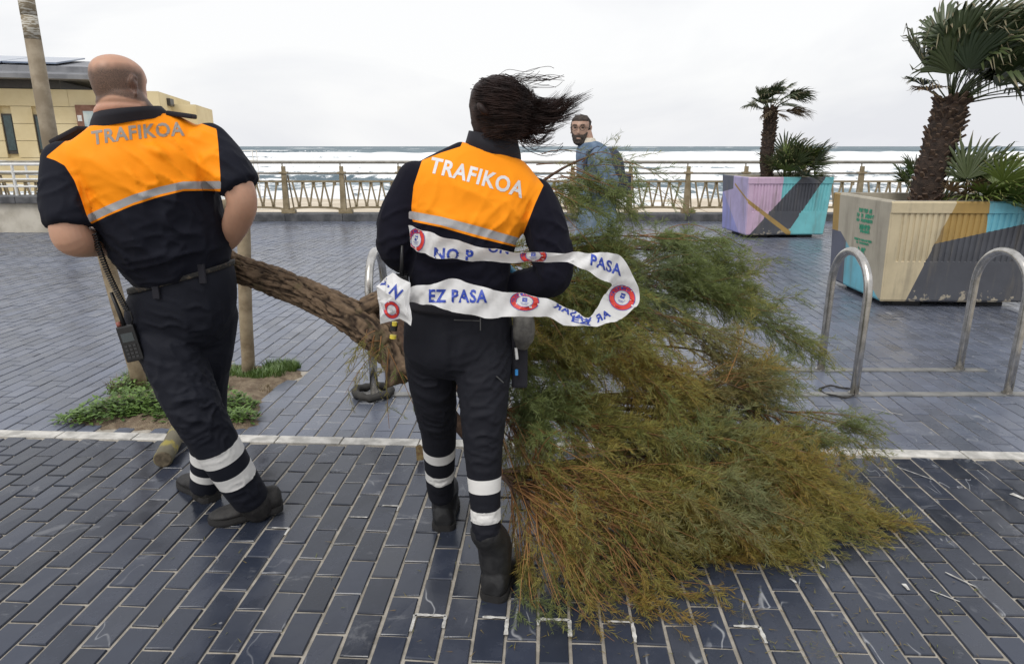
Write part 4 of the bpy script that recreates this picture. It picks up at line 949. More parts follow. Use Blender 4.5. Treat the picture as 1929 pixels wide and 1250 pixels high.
V = np.stack([q-sd_*w*.4, midp-sd_*w, tip, midp+sd_*w, q+sd_*w*.4], 1).reshape(-1, 3); bI = np.arange(nL)[:, None]*5
T = np.concatenate([bI+np.array([0, 1, 3]), bI+np.array([0, 3, 4]), bI+np.array([1, 2, 3])])
o = link('foliage', trimesh('foliage', V, T, FOL, {'tint': np.repeat(base_t[lo_], 5), 'grey': np.repeat(base_g[lo_], 5)}), tree); tag(o, 'feathery olive green tamarisk foliage', kind='stuff')
print('tree stems', nS, 'shoots', nT, 'leaflets', nL)
# scattered bits on the paving
V = []; T = []; A = []
for k in range(420):
    u = random.uniform(1000, 1800) if k % 3 else random.uniform(300, 1900); v = random.uniform(1010, 1240); p = gnd(u, v); a = random.uniform(0, 6.28); l = random.uniform(.006, .03); dx, dy = math.cos(a)*l, math.sin(a)*l; b = len(V)
    V += [(p.x-dy*.07, p.y+dx*.07, .003), (p.x+dy*.07, p.y-dx*.07, .003), (p.x+dx, p.y+dy, .007)]; T.append((b, b+1, b+2)); A += [random.random()]*3
for (u, v, n, s) in ((1405, 1160, 70, .035), (1545, 1225, 90, .05), (1470, 1070, 60, .04), (1715, 1025, 30, .02), (1825, 1008, 40, .035), (1700, 1055, 30, .02)):
    c = gnd(u, v)
    for _ in range(n):
        p = c+Vector((random.gauss(0, s), random.gauss(0, s*.6), 0)); a = random.uniform(0, 6.28); l = random.uniform(.01, .03); b = len(V); z = random.uniform(.003, .012)
        V += [(p.x, p.y-.0008, z), (p.x, p.y+.0008, z), (p.x+math.cos(a)*l, p.y+math.sin(a)*l, z+.004)]; T.append((b, b+1, b+2)); A += [random.random()]*3
tag(link('leaf_litter', trimesh('leaf_litter', V, T, leaf_mat('leaf litter', (.19, .12, .04), (.10, .13, .04)), {'tint': A})), 'scattered needles and twig scraps on the dark paving', 'litter', kind='stuff')
c = gnd(792, 868); mb = MB(); mb.add([c+Vector(p) for p in ((-.018, 0, .002), (.014, .004, .004), (.02, .01, .06), (.0, .012, .085), (-.022, .008, .075), (-.012, .02, .03))], [(0, 1, 5), (1, 2, 5), (2, 3, 5), (3, 4, 5), (4, 0, 5), (0, 4, 3, 2, 1)])
tag(mb.build('bark_flake', M('torn bark', (.16, .09, .045), .9, col2=(.3, .22, .1), sc=60)), 'curled brown bark flake beside the woman\'s left boot', 'bark')
# ================================================================== PEOPLE
HT_ = [(-.119, .062, .030, .012), (-.112, .078, .012, .032), (-.100, .087, -.006, .044), (-.080, .090, -.034, .054), (-.055, .089, -.060, .061), (-.03, .089, -.079, .067), (0, .091, -.091, .072), (.03, .094, -.097, .0755), (.055, .092, -.097, .0755), (.078, .081, -.089, .069), (.096, .060, -.072, .055), (.108, .034, -.048, .036), (.1145, .006, -.02, .012)]
def head(M4, s=1.0, ears=True):
    A = crom([np.array(r) for r in HT_], 4); n = 56; V = []; F = []
    for z, yf, yb, w in A:
        yc = (yf+yb)/2; hy = (yf-yb)/2
        for k in range(n):
            a = 2*math.pi*k/n; ca, sa = math.cos(a), math.sin(a); V.append([w*math.copysign(abs(ca)**.92, ca), yc+hy*math.copysign(abs(sa)**.92, sa), z])
    V = np.array(V); x, y, z = V.T; fr = np.clip(y/.05, 0, 1)
    nh = np.where(z > -.027, np.interp(z, [-.027, .03, .045], [.025, .007, 0]), np.interp(z, [-.042, -.027], [0, .025])); y = y+fr*nh*np.exp(-(x/(np.interp(z, [-.03, .03], [.0135, .009])))**2)
    y = y-fr*.012*np.exp(-((np.abs(x)-.033)/.017)**2-((z-.016)/.013)**2)+fr*.005*np.exp(-((z-.037)/.010)**2-(x/.055)**2)
    y = y+fr*.006*np.exp(-((z+.066)/.011)**2-(x/.024)**2)-fr*.005*np.exp(-((z+.066)/.0032)**2-(x/.024)**2)+fr*.006*np.exp(-((z+.103)/.012)**2-(x/.02)**2)-fr*.003*np.exp(-((z+.088)/.006)**2-(x/.025)**2)
    L = np.stack([x, y, z], 1)*s; m = len(A)
    for i in range(m-1):
        for k in range(n): k2 = (k+1) % n; F.append((i*n+k, i*n+k2, (i+1)*n+k2, (i+1)*n+k))
    F.append(tuple(range(n-1, -1, -1))); F.append(tuple((m-1)*n+k for k in range(n)))
    parts = [([M4 @ Vector(p) for p in L], F)]
    if ears:
        for sx in (-1, 1):
            pts = []
            for (dy, dz, r) in ((.002, -.030, .007), (.010, -.018, .009), (.000, .0, .010), (-.006, .016, .010), (.006, .030, .009), (.018, .026, .007), (.020, .012, .006)):
                pts.append((M4 @ Vector((sx*(.0745+.010*(abs(dz)/.03)+(.006 if dy < .005 else 0))*s, (-.020+dy)*s, (.004+dz)*s)), r*s*.72))
            parts.append(limb(pts, 10, 3)); parts.append(limb([(M4 @ Vector((sx*.070*s, (-.004)*s, -.012*s)), .012*s), (M4 @ Vector((sx*.077*s, -.014*s, .010*s)), .015*s)], 10, 3))
    return parts, L, F
def shell(name, L, F, M4, mask, thick, mat, parent, nz=0, seed=1):
    """hair or beard lying on the head: the scalp patch lifted by its own thickness"""
    mk = mask(L); idx = {}; V = []; FF = []; c = np.array([0, -.005, .0])
    nn = L-c*1; nn /= np.linalg.norm(nn, axis=1)[:, None]; th = thick*np.clip(mk, 0, 1)**.5*(1+nz*(vnoise(L*70+seed)-.5)*2)
    Q = L+nn*(th[:, None]-.002)
    for f in F:
        if len(f) < 5 and max(mk[i] for i in f) > 0 or len(f) > 4 and min(mk[i] for i in f) > 0:
            for i in f:
                if i not in idx: idx[i] = len(V); V.append(M4 @ Vector(Q[i]))
            FF.append(tuple(idx[i] for i in f))
    return link(name, mesh(name, V, FF, mat, smooth=True), parent)
def hand(w, d, pn, side, s=1.0, curl=.9):
    """w wrist, d hand direction, pn palm normal, side +1 thumb on d x pn; closed round something"""
    d = Vector(d).normalized(); pn = Vector(pn); pn = (pn-d*pn.dot(d)).normalized(); x = d.cross(pn)*side; parts = []
    rg = [(w+d*(.0*s), x*.028*s, pn*.019*s), (w+d*.035*s, x*.036*s, pn*.017*s), (w+d*.075*s, x*.042*s, pn*.015*s), (w+d*.098*s, x*.038*s, pn*.012*s)]
    parts.append(loft(rg, 16, 3, 2.6))
    for k, (o, l) in enumerate(((.032, .074), (.011, .083), (-.011, .077), (-.031, .060))):
        p = w+d*.088*s+x*o*s; a = 0; pts = [(p-d*.012*s, .0098*s)]; c = curl*(1+.08*k)
        for seg, q in ((.45, .55), (.32, 1.0), (.25, .75)):
            a += c*q; p = p+(d*math.cos(a)+pn*math.sin(a))*l*seg*s; pts.append((p, .0092*s-.0012*len(pts)*s*.5))
        parts.append(limb(pts, 10, 3))
    p = w+d*.028*s+x*.026*s; pts = [(p, .013*s)]; p = p+(x*.7+d*.55+pn*.35).normalized()*.034*s; pts.append((p, .0115*s)); p = p+(d*.75+pn*.65+x*.05).normalized()*.030*s; pts.append((p, .0098*s)); p = p+(d*.45+pn*.8-x*.35).normalized()*.024*s; pts.append((p, .0085*s))
    parts.append(limb(pts, 10, 3)); return parts
def shoe(name, heel, toe, ht, wd, top, mats, parent, lift=0, boot=None, hh=.085):
    """heel/toe: ground points. returns part object with sole as sub-part"""
    heel = Vector(heel); toe = Vector(toe); d = toe-heel; L = ht; d.z = 0; d.normalize(); x = Vector((d.y, -d.x, 0)); up = Vector((0, 0, 1))
    def P(t, z): return heel+d*(L*t)+up*(z+lift*(1-min(t/.72, 1)))
    st = [(0.0, .55, .075, .72), (.06, .80, hh, .9), (.18, .86, hh+.005, 1), (.32, .80, hh, 1), (.45, .84, hh*.86, 1), (.60, .98, hh*.68, 1), (.75, 1.0, hh*.56, 1), (.88, .86, hh*.48, 1), (.97, .52, hh*.38, .9), (1.0, .22, hh*.28, .8)]
    V = []; F = []; n = 18
    A = crom([np.array(s) for s in st], 3)
    for t, w, h, q in A:
        for k in range(n):
            a = 2*math.pi*k/n; ca, sa = math.cos(a), math.sin(a); hz = .018+(h-.018)*(.5+.5*sa) if sa > -.6 else .018
            ww = wd/2*w*math.copysign(abs(ca)**.75, ca)*(1-.30*max(sa, 0)**1.5); V.append(P(t, .018+(h-.018)*max(0, (sa+.75)/1.75))+x*ww)
    m = len(A)
    for i in range(m-1):
        for k in range(n): k2 = (k+1) % n; F.append((i*n+k, i*n+k2, (i+1)*n+k2, (i+1)*n+k))
    F += [tuple(range(n)), tuple((m-1)*n+k for k in range(n))]
    parts_ = [(V, F)]+([limb(boot, 18, 4)] if boot else []); o = finish(name, remesh(parts_, .0045, 3), mats[0], parent)
    V = []; F = []; A = crom([np.array([t, w]) for t, w in ((-.012, .42), (.03, .74), (.12, .88), (.30, .80), (.45, .84), (.62, 1.02), (.78, 1.06), (.90, .88), (.98, .55), (1.012, .2))], 3); m = len(A)
    for z in (.0, .010, .026):
        for t, w in A:
            for sx in (-1, 1): V.append(P(t, z)+x*(sx*wd/2*w*(1.04 if z == .010 else 1.0)))
    q = 2*m
    for lv in range(2):
        for i in range(m-1):
            for sx in (0, 1): a = lv*q+2*i+sx; F.append((a, a+2, a+2+q, a+q))
        F += [(lv*q, lv*q+1, lv*q+1+q, lv*q+q), (lv*q+q-2, lv*q+q-1, lv*q+2*q-1, lv*q+2*q-2)]
    for lv in (0, 2):
        for i in range(m-1): a = lv*q+2*i; F.append((a, a+1, a+3, a+2))
    mb = MB(); mb.add(V, F); mb.build('sole', mats[1], o)
    return o
# ------------------------------------------------------------------ cloth and skin
def fabric(name, base, stops, rough=.8, sheen=.2, weave=900, bumpst=.12):
    """stops: (attribute, colour, roughness) painted where the attribute is positive, later ones on top"""
    m, t, b = new_mat(name); n = t.noise(5, 4, .6); col = t.mix(n, c4([x*.8 for x in base]), c4([x*1.2 for x in base])); ro = rough
    for a, c, rg in stops:
        k = t.ramp(t.attr(a), -.35, .35); cc = t.mix(n, c4([x*.94 for x in c]), c4([x*1.05 for x in c])); col = t.mix(k, col, cc); ro = t.n('ShaderNodeMix', {0: k, 2: ro, 3: rg}, data_type='FLOAT').outputs[0]
    t.link(col, b.inputs['Base Color'])
    if isinstance(ro, float): b.inputs['Roughness'].default_value = ro
    else: t.link(ro, b.inputs['Roughness'])
    b.inputs['Sheen Weight'].default_value = sheen*.06; b.inputs['Sheen Roughness'].default_value = .5; b.inputs['Specular IOR Level'].default_value = .16
    t.link(t.bump(t.math('ADD', t.noise(weave, 2, .5), t.math('MULTIPLY', t.noise(45, 4, .6), .8)), bumpst, .002), b.inputs['Normal']); return m
ORANGE = (.98, .30, .006); SILVER = (.36, .36, .37); REFL = (.72, .71, .69)
NAVY = (.0075, .0085, .0155)
def skin_mat(name, col, hair=(.035, .025, .02)):
    m, t, b = new_mat(name); n = t.noise(28, 5, .6); c = t.mix(n, c4([x*.86 for x in col]), c4([min(1, x*1.12) for x in col]))
    sp = t.noise(620, 2, .6); k = t.math('MULTIPLY', t.attr('stubble'), t.ramp(sp, .25, .75, .62, 1.0)); c = t.mix(t.math('MULTIPLY', t.attr('flush'), .45), c, (.46, .14, .10, 1)); c = t.mix(k, c, c4(hair))
    t.link(c, b.inputs['Base Color']); b.inputs['Roughness'].default_value = .48; b.inputs['Subsurface Weight'].default_value = .12; b.inputs['Subsurface Radius'].default_value = (.012, .005, .003); b.inputs['Specular IOR Level'].default_value = .4
    t.link(t.bump(t.noise(260, 3, .6), .12, .001), b.inputs['Normal']); return m
SKIN1 = skin_mat('tanned skin', (.50, .285, .195)); SKIN2 = skin_mat('fair skin', (.47, .26, .18))
SHOE = M('black trail shoe', (.012, .011, .011), .65, col2=(.026, .024, .023), sc=40, bump=.4, bsc=300); SOLE = M('black rubber sole', (.016, .015, .015), .8, bump=.4, bsc=150); BOOT = M('black boot leather', (.011, .011, .012), .45, col2=(.022, .022, .023), sc=30, bump=.25, bsc=160)
BLACKP = M('black plastic', (.010, .010, .011), .4, bump=.1); BELT = M('mottled black webbing belt', (.012, .011, .010), .7, col2=(.085, .065, .045), sc=70, bump=.5, bsc=200, lo=.5, hi=.68)
DARKFAB = M('dark navy collar fabric', (.010, .010, .016), .85, bump=.2, bsc=400)
def bands(me, legs, specs, nm='band'):
    """wrap reflective bands round a leg: specs per leg = list of (centre point, half height)"""
    V, N = mverts(me); D = [polyline_near(V, l) for l in legs]; near = np.argmin([d[0] for d in D], 0); A = np.full(len(V), -9.)
    for k, sp in enumerate(specs):
        for c, hw in sp:
            _, tc_ = polyline_near(np.array([c]), legs[k]); A = np.where(near == k, np.maximum(A, (hw-np.abs(D[k][1]-tc_[0]))*400), A)
    attr(me, nm, A)
def bvh_of(me):
    return BVHTree.FromPolygons([v.co.copy() for v in me.vertices], [tuple(p.vertices) for p in me.polygons])
def print_on(name, s, p0, p1, hgt, bvh, mat, parent, off=.0025, bold=.02, arc=0, skew=0, cell=.16):
    """lettering along measured base line p0-p1 (height hgt), lying on a surface"""
    V2, F = text_bm(s, bold, 3, cell); p0 = Vector(p0); p1 = Vector(p1); d = p1-p0; n = Vector((d.y, -d.x)).normalized()
    def fn(x, y):
        q = p0+d*x+n*(hgt*y+arc*4*x*(1-x))+d.normalized()*skew*y; return q.x, q.y
    V, F = stick(V2, F, fn, bvh, off)
    return split_link(name, V, F, mat, parent)
def rotm(loc, yaw, pitch=0, roll=0):
    """yaw: turn of the face from +Y towards +X"""
    return Matrix.Translation(loc) @ Matrix.Rotation(-yaw, 4, 'Z') @ Matrix.Rotation(roll, 4, 'Y') @ Matrix.Rotation(pitch, 4, 'X')
def shrink(rings, f, dz=0): return [(c, x*f, y*f) for c, x, y in rings]
# ================================================================== THE OFFICER AT LEFT
def man():
    root = empty('person', gnd(430, 960)); tag(root, 'bald bearded officer in orange and navy polo and navy trousers, pulling the trunk at left', 'person')
    tors = [sil(252, 540, 436, 492, 2.52, .150, .06), sil(225, 512, 441, 470, 2.51, .165, .07), sil(203, 480, 438, 444, 2.48, .170, .08), sil(185, 446, 428, 408, 2.46, .166, .09), sil(168, 410, 418, 365, 2.44, .160, .09), sil(154, 362, 413, 315, 2.42, .150, .09), sil(124, 318, 410, 275, 2.41, .138, .09), sil(106, 288, 398, 250, 2.405, .112, .09), sil(150, 250, 352, 224, 2.40, .090, .06), sil(185, 226, 305, 210, 2.40, .072, .03)]
    tors = [(c, x*.965, y*.92) for c, x, y in tors]
    lsl = [(at(130, 304, 2.34), .080), (at(124, 345, 2.31), .078), (at(125, 390, 2.28), .074), (at(130, 422, 2.265), .071)]
    rsl = [(at(388, 274, 2.47), .084), (at(416, 304, 2.45), .080), (at(440, 334, 2.43), .076), (at(452, 352, 2.42), .072)]
    sh = remesh([loft(tors, 40, 5, 2.25), limb(lsl, cap=.15), limb(rsl, cap=.15)], .0075, 9, .5); V, N = mverts(sh)
    # cloth tension folds: pull from the right shoulder towards the left waist, gathers above the belt
    for c, r, dd, lam, amp, sd_ in ((at(330, 300, 2.28), .20, at(420, 330, 2.3)-at(300, 250, 2.3), .040, .013, 1), (at(380, 330, 2.28), .16, at(425, 350, 2.3)-at(330, 270, 2.3), .032, .012, 2), (at(330, 440, 2.3), .22, at(430, 480, 2.3)-at(250, 400, 2.3), .055, .016, 3),
                                    (at(300, 500, 2.34), .16, at(430, 470, 2.3)-at(250, 500, 2.3), .034, .013, 4), (at(240, 490, 2.34), .12, at(300, 530, 2.3)-at(210, 450, 2.3), .035, .012, 5), (at(230, 330, 2.26), .16, at(260, 400, 2.3)-at(180, 250, 2.3), .06, .008, 6), (at(120, 380, 2.27), .11, at(170, 370, 2.3)-at(90, 400, 2.3), .035, .010, 7), (at(440, 320, 2.3), .10, at(480, 350, 2.3)-at(410, 290, 2.3), .035, .010, 8), (at(170, 400, 2.3), .09, at(200, 460, 2.3)-at(150, 340, 2.3), .03, .010, 9)):
        V = folds(V, N, c, r, dd, lam, amp, sd_)
    setv(sh, V); uv, _ = project(V)
    yoke = [(86, 296), (120, 268), (160, 240), (186, 222), (200, 196), (305, 190), (304, 206), (350, 222), (408, 243), (411, 270), (415, 330), (415.5, 361), (390, 359), (345, 360), (300, 371), (250, 387), (200, 408), (172, 422), (163, 405), (152, 372), (140, 340), (122, 312), (104, 302)]
    attr(sh, 'yoke', polysd(uv, yoke)); attr(sh, 'stripe', polysd(uv, [(416, 341), (345, 342), (300, 352), (250, 367), (200, 388), (164, 405), (169, 419), (205, 402), (252, 382), (302, 366), (346, 356), (416, 356)]))
    attr(sh, 'piping', 1.2-np.abs(polysd(uv, [(86, 296), (104, 302), (122, 312), (140, 340), (152, 372), (163, 405), (172, 422), (80, 420)])))
    so = finish('polo_shirt', sh, fabric('orange and navy polo', NAVY, [('yoke', ORANGE, .6), ('stripe', SILVER, .45)], .75), root)
    bv = bvh_of(sh); print_on('letter', 'TRAFIKOA', (174, 274), (348, 256), 27, bv, M('grey reflective lettering', (.27, .24, .21), .5), so, .0014, .028, 3)
    # trousers
    pel = [sil(250, 543, 437, 492, 2.525, .150), sil(240, 572, 444, 520, 2.53, .160), sil(240, 610, 446, 566, 2.54, .162), sil(252, 648, 440, 612, 2.555, .145), sil(290, 672, 425, 640, 2.57, .10)]
    pel = [(c, x*.955, y*.88) for c, x, y in pel]
    l1 = [(310, 600, 2.53, .125), (322, 655, 2.50, .127), (342, 712, 2.47, .117), (368, 770, 2.44, .109), (396, 818, 2.45, .101), (424, 864, 2.475, .095), (452, 908, 2.51, .088), (474, 940, 2.54, .082)]
    l2 = [(398, 590, 2.58, .112), (392, 650, 2.61, .108), (386, 720, 2.64, .098), (388, 790, 2.67, .092), (393, 850, 2.70, .084), (390, 890, 2.72, .076), (386, 918, 2.73, .072)]
    L1 = [(at(u, v, Y), r*.89) for u, v, Y, r in l1]; L2 = [(at(u, v, Y), r*.90) for u, v, Y, r in l2]
    tr = remesh([loft(pel, 36, 5, 2.3), limb(L1, 24, cap=.2), limb(L2, 24, cap=.2)], .0075, 8); V, N = mverts(tr)
    for c, r, dd, lam, amp, sd_ in ((at(330, 640, 2.4), .15, at(400, 660, 2.4)-at(270, 620, 2.4), .038, .013, 1), (at(380, 600, 2.4), .12, at(420, 660, 2.4)-at(340, 560, 2.4), .04, .012, 2), (at(375, 770, 2.36), .12, at(430, 770, 2.4)-at(320, 790, 2.4), .032, .018, 3), (at(360, 740, 2.36), .10, at(410, 720, 2.4)-at(300, 760, 2.4), .03, .014, 8), (at(410, 830, 2.36), .10, at(450, 810, 2.4)-at(370, 840, 2.4), .035, .012, 4), (at(300, 690, 2.4), .14, at(360, 780, 2.4)-at(270, 650, 2.4), .045, .012, 5), (at(470, 930, 2.45), .07, at(510, 920, 2.4)-at(430, 940, 2.4), .028, .012, 6), (at(420, 700, 2.55), .12, at(430, 760, 2.4)-at(410, 640, 2.4), .04, .012, 7)):
        V = folds(V, N, c, r, dd, lam*.9, amp*.8, sd_)
    setv(tr, V); ax1 = [p for p, r in L1]; ax2 = [p for p, r in L2]
    bands(tr, [ax1, ax2], [[(at(423, 848, 2.46), .030), (at(451, 888, 2.49), .030)], [(at(393, 855, 2.7), .028), (at(389, 893, 2.7), .02)]])
    finish('trousers', tr, fabric('navy work trousers', (.0105, .0118, .0185), [('band', REFL, .55)], .7, .15), root)
    # belt
    def belt(name, ringlist, mat, f=1.05):
        V, F = loft(shrink(ringlist, f), 48, 3, 2.3); mb = MB(); mb.add(V, F); return mb.build(name, mat, root, True)
    belt('belt', [sil(250, 549, 437, 500, 2.525, .142), sil(248, 540, 437, 491, 2.525, .142)], BELT, 1.0)
    for u, v in ((388, 514), (285, 546)):
        p = at(u, v, 2.36); h = bvh_of(tr).find_nearest(p)[0]; mb = MB(); mb.box(h+Vector((-.012, -.016, -.035)), h+Vector((.012, -.004, .035)), 0, None, .003); mb.build('belt_loop', DARKFAB, root)
    # body
    hm = rotm(at(226, 169, 2.37), math.radians(19), math.radians(-5), math.radians(-4)); hp, HL, HF = head(hm, .93)
    neck = [sil(172, 244, 308, 218, 2.40, .085, .03), sil(178, 220, 296, 206, 2.385, .082, .03), sil(179, 198, 284, 194, 2.37, .080, .03), sil(182, 174, 270, 174, 2.365, .074, .03)]
    la = [(at(126, 340, 2.32), .052), (at(126, 400, 2.28), .054), (at(130, 436, 2.265), .057), (at(142, 451, 2.29), .058), (at(178, 456, 2.42), .052), (at(225, 458, 2.56), .044), (at(262, 455, 2.68), .032)]
    ra = [(at(425, 310, 2.44), .052), (at(448, 352, 2.42), .054), (at(456, 380, 2.42), .051), (at(452, 402, 2.45), .051), (at(440, 430, 2.51), .047), (at(420, 456, 2.60), .040), (at(380, 456, 2.72), .031)]
    hl = hand(la[-1][0], (.55, .9, -.1), (.3, -.2, -1), 1, 1.05, .8); hr = hand(ra[-1][0], (-.5, .85, .0), (0, -.1, -1), -1, 1.05, .8)
    body = remesh([loft(shrink(tors[:-1], .86), 28, 3), loft(shrink(pel, .84), 28, 3), limb([(p, r*.66) for p, r in L1]), limb([(p, r*.66) for p, r in L2]), loft(neck, 28, 4, 2), limb(la), limb(ra)]+hp+hl+hr, .0048, 3, .5)
    V, N = mverts(body); Lc = (np.c_[V, np.ones(len(V))] @ np.array(hm.inverted()).T)[:, :3]/.93; ish = (Lc[:, 2] > -.2) & (np.abs(Lc[:, 0]) < .12) & (np.abs(Lc[:, 1]) < .14)
    x, y, z = Lc.T; low = -.046+.010*np.sin(x*40); back = np.clip((z-low)/.006, 0, 1)*np.clip((.066+.010*np.abs(x)/.07-z+.012*vnoise(Lc*60))/.034, 0, 1)*np.clip((.055-y)/.03, 0, 1)
    beard = np.clip((y-.012)/.02, 0, 1)*np.clip((-.022-z)/.015, 0, 1)*np.clip((z+.135)/.02, 0, 1)*1.15
    attr(body, 'stubble', np.where(ish, np.clip(np.maximum(back, beard), 0, 1), 0)); fl = np.exp(-((y+.015)/.03)**2-((np.abs(x)-.085)/.02)**2-(z/.035)**2)+.6*np.clip((-.05-z)/.03, 0, 1)*(y < .03)
    attr(body, 'flush', np.where(ish, np.clip(fl, 0, 1), 0))
    # nape crease
    V = V-N*(np.where(ish, .004*np.exp(-((z+.055)/.006)**2)*(y < 0), 0))[:, None]+N*(np.where(ish, .004*np.exp(-((z+.075)/.012)**2)*(y < 0), 0))[:, None]; setv(body, V)
    finish('body', body, SKIN1, root)
    # collar, epaulettes
    cr = [sil(168, 246, 318, 221, 2.40, .094, .03), sil(172, 228, 312, 208, 2.392, .095, .03), sil(178, 212, 304, 200, 2.385, .094, .03)]; V = []; F = []; n = 40
    for f, rs in ((1.0, cr), (.90, cr[::-1])):
        for c, x_, y_ in rs:
            for k in range(n): a = 2*math.pi*k/n; V.append(c+x_*f*math.cos(a)+y_*f*math.sin(a))
    for i in range(5):
        for k in range(n): k2 = (k+1) % n; F.append((i*n+k, i*n+k2, (i+1)*n+k2, (i+1)*n+k))
    mb = MB(); mb.add(V, F); mb.build('collar', DARKFAB, so, True)
    for (a, b) in (((97, 271, 2.40), (150, 243, 2.39)), ((312, 215, 2.40), (362, 222, 2.41))):
        p = at(*a); q = at(*b); mb = MB(); mb.bar(p+Vector((0, .02, .004)), q+Vector((0, .02, .004)), .06, .016, 0, .006); mb.build('epaulette', DARKFAB, so)
    # shoes
    shoe('shoe', gnd(533, 962), gnd(392, 984), .29, .108, 0, (SHOE, SOLE), root, .018, [(at(478, 945, 2.54), .062), (at(486, 958, 2.56), .060)], .105)
    hl_ = gnd(402, 944); shoe('shoe', hl_, hl_+Vector((-.75, .66, 0)), .29, .106, 0, (SHOE, SOLE), root, 0, [(at(386, 915, 2.73), .055), (at(384, 925, 2.74), .055)], .1)
    # radio with coiled cord
    rd = empty('radio', at(245, 640, 2.40)); tag(rd, 'black handheld radio with antenna hanging at the left officer\'s hip', 'radio')
    top = at(236, 612, 2.40); bot = at(258, 678, 2.40); ax = (top-bot).normalized(); sx = Vector((1, .25, .3)); sx = (sx-ax*sx.dot(ax)).normalized(); sy = ax.cross(sx); Mr = Matrix((sx, sy, ax)).transposed().to_4x4(); Mr.translation = bot
    L = (top-bot).length
    def rb(name, lo, hi, mat, bev=.004):
        mb = MB(); mb.box(lo, hi, 0, Mr, bev); return mb.build(name, mat, rd)
    b_ = rb('radio_body', (-.030, -.018, 0), (.030, .018, L), BLACKP, .006)
    rb('screen', (-.020, .0185, L*.56), (.020, .0195, L*.80), M('radio screen', (.05, .06, .065), .2, bump=0), .0004) if sy.y < 0 else rb('screen', (-.020, -.0195, L*.56), (.020, -.0185, L*.80), M('radio screen', (.05, .06, .065), .2, bump=0), .0004)
    ys = (.0185, .021) if sy.y < 0 else (-.021, -.0185); KEY = M('radio keys', (.03, .03, .032), .5)
    for r_ in range(4):
        for c_ in range(3): rb('key', (-.019+c_*.014, ys[0], L*.10+r_*.014), (-.009+c_*.014, ys[1], L*.10+r_*.014+.009), KEY, .0008)
    mb = MB(); mb.tube([Mr @ Vector((-.004, 0, L-.004)), Mr @ Vector((-.006, 0, L+.05)), Mr @ Vector((-.010, 0, L+.125))], [.008, .0075, .006], 10); mb.build('antenna', BLACKP, rd, True)
    mb = MB(); mb.tube([Mr @ Vector((-.021, 0, L-.002)), Mr @ Vector((-.021, 0, L+.016))], .008, 10); mb.build('knob', M('radio knob', (.25, .08, .06), .5), rd, True)
    c0, c1_, c2_ = np.array(at(178, 440, 2.30)), np.array(at(200, 520, 2.33)), np.array(at(240, 585, 2.38)); n = 34*10; pts = []
    for k in range(n):
        t = k/(n-1); p = bez(c0, c1_, c2_, t); a = k*2*math.pi/10; tg = (bez(c0, c1_, c2_, t+.01)-p); tg /= np.linalg.norm(tg); x_ = np.cross(tg, [0, 1, 0]); x_ /= np.linalg.norm(x_); y_ = np.cross(tg, x_); pts.append(Vector(p+(x_*math.cos(a)+y_*math.sin(a))*.0078))
    cd = link('coiled_cord', mesh('coiled_cord', *tube(pts, .0028, 6), BLACKP, smooth=True), rd)
    mb = MB(); mb.tube([Mr @ Vector((.018, 0, L-.01)), at(250, 600, 2.39), at(246, 588, 2.385), Vector(pts[-1])], .0032, 6); mb.build('cord_end', BLACKP, cd, True)
man()
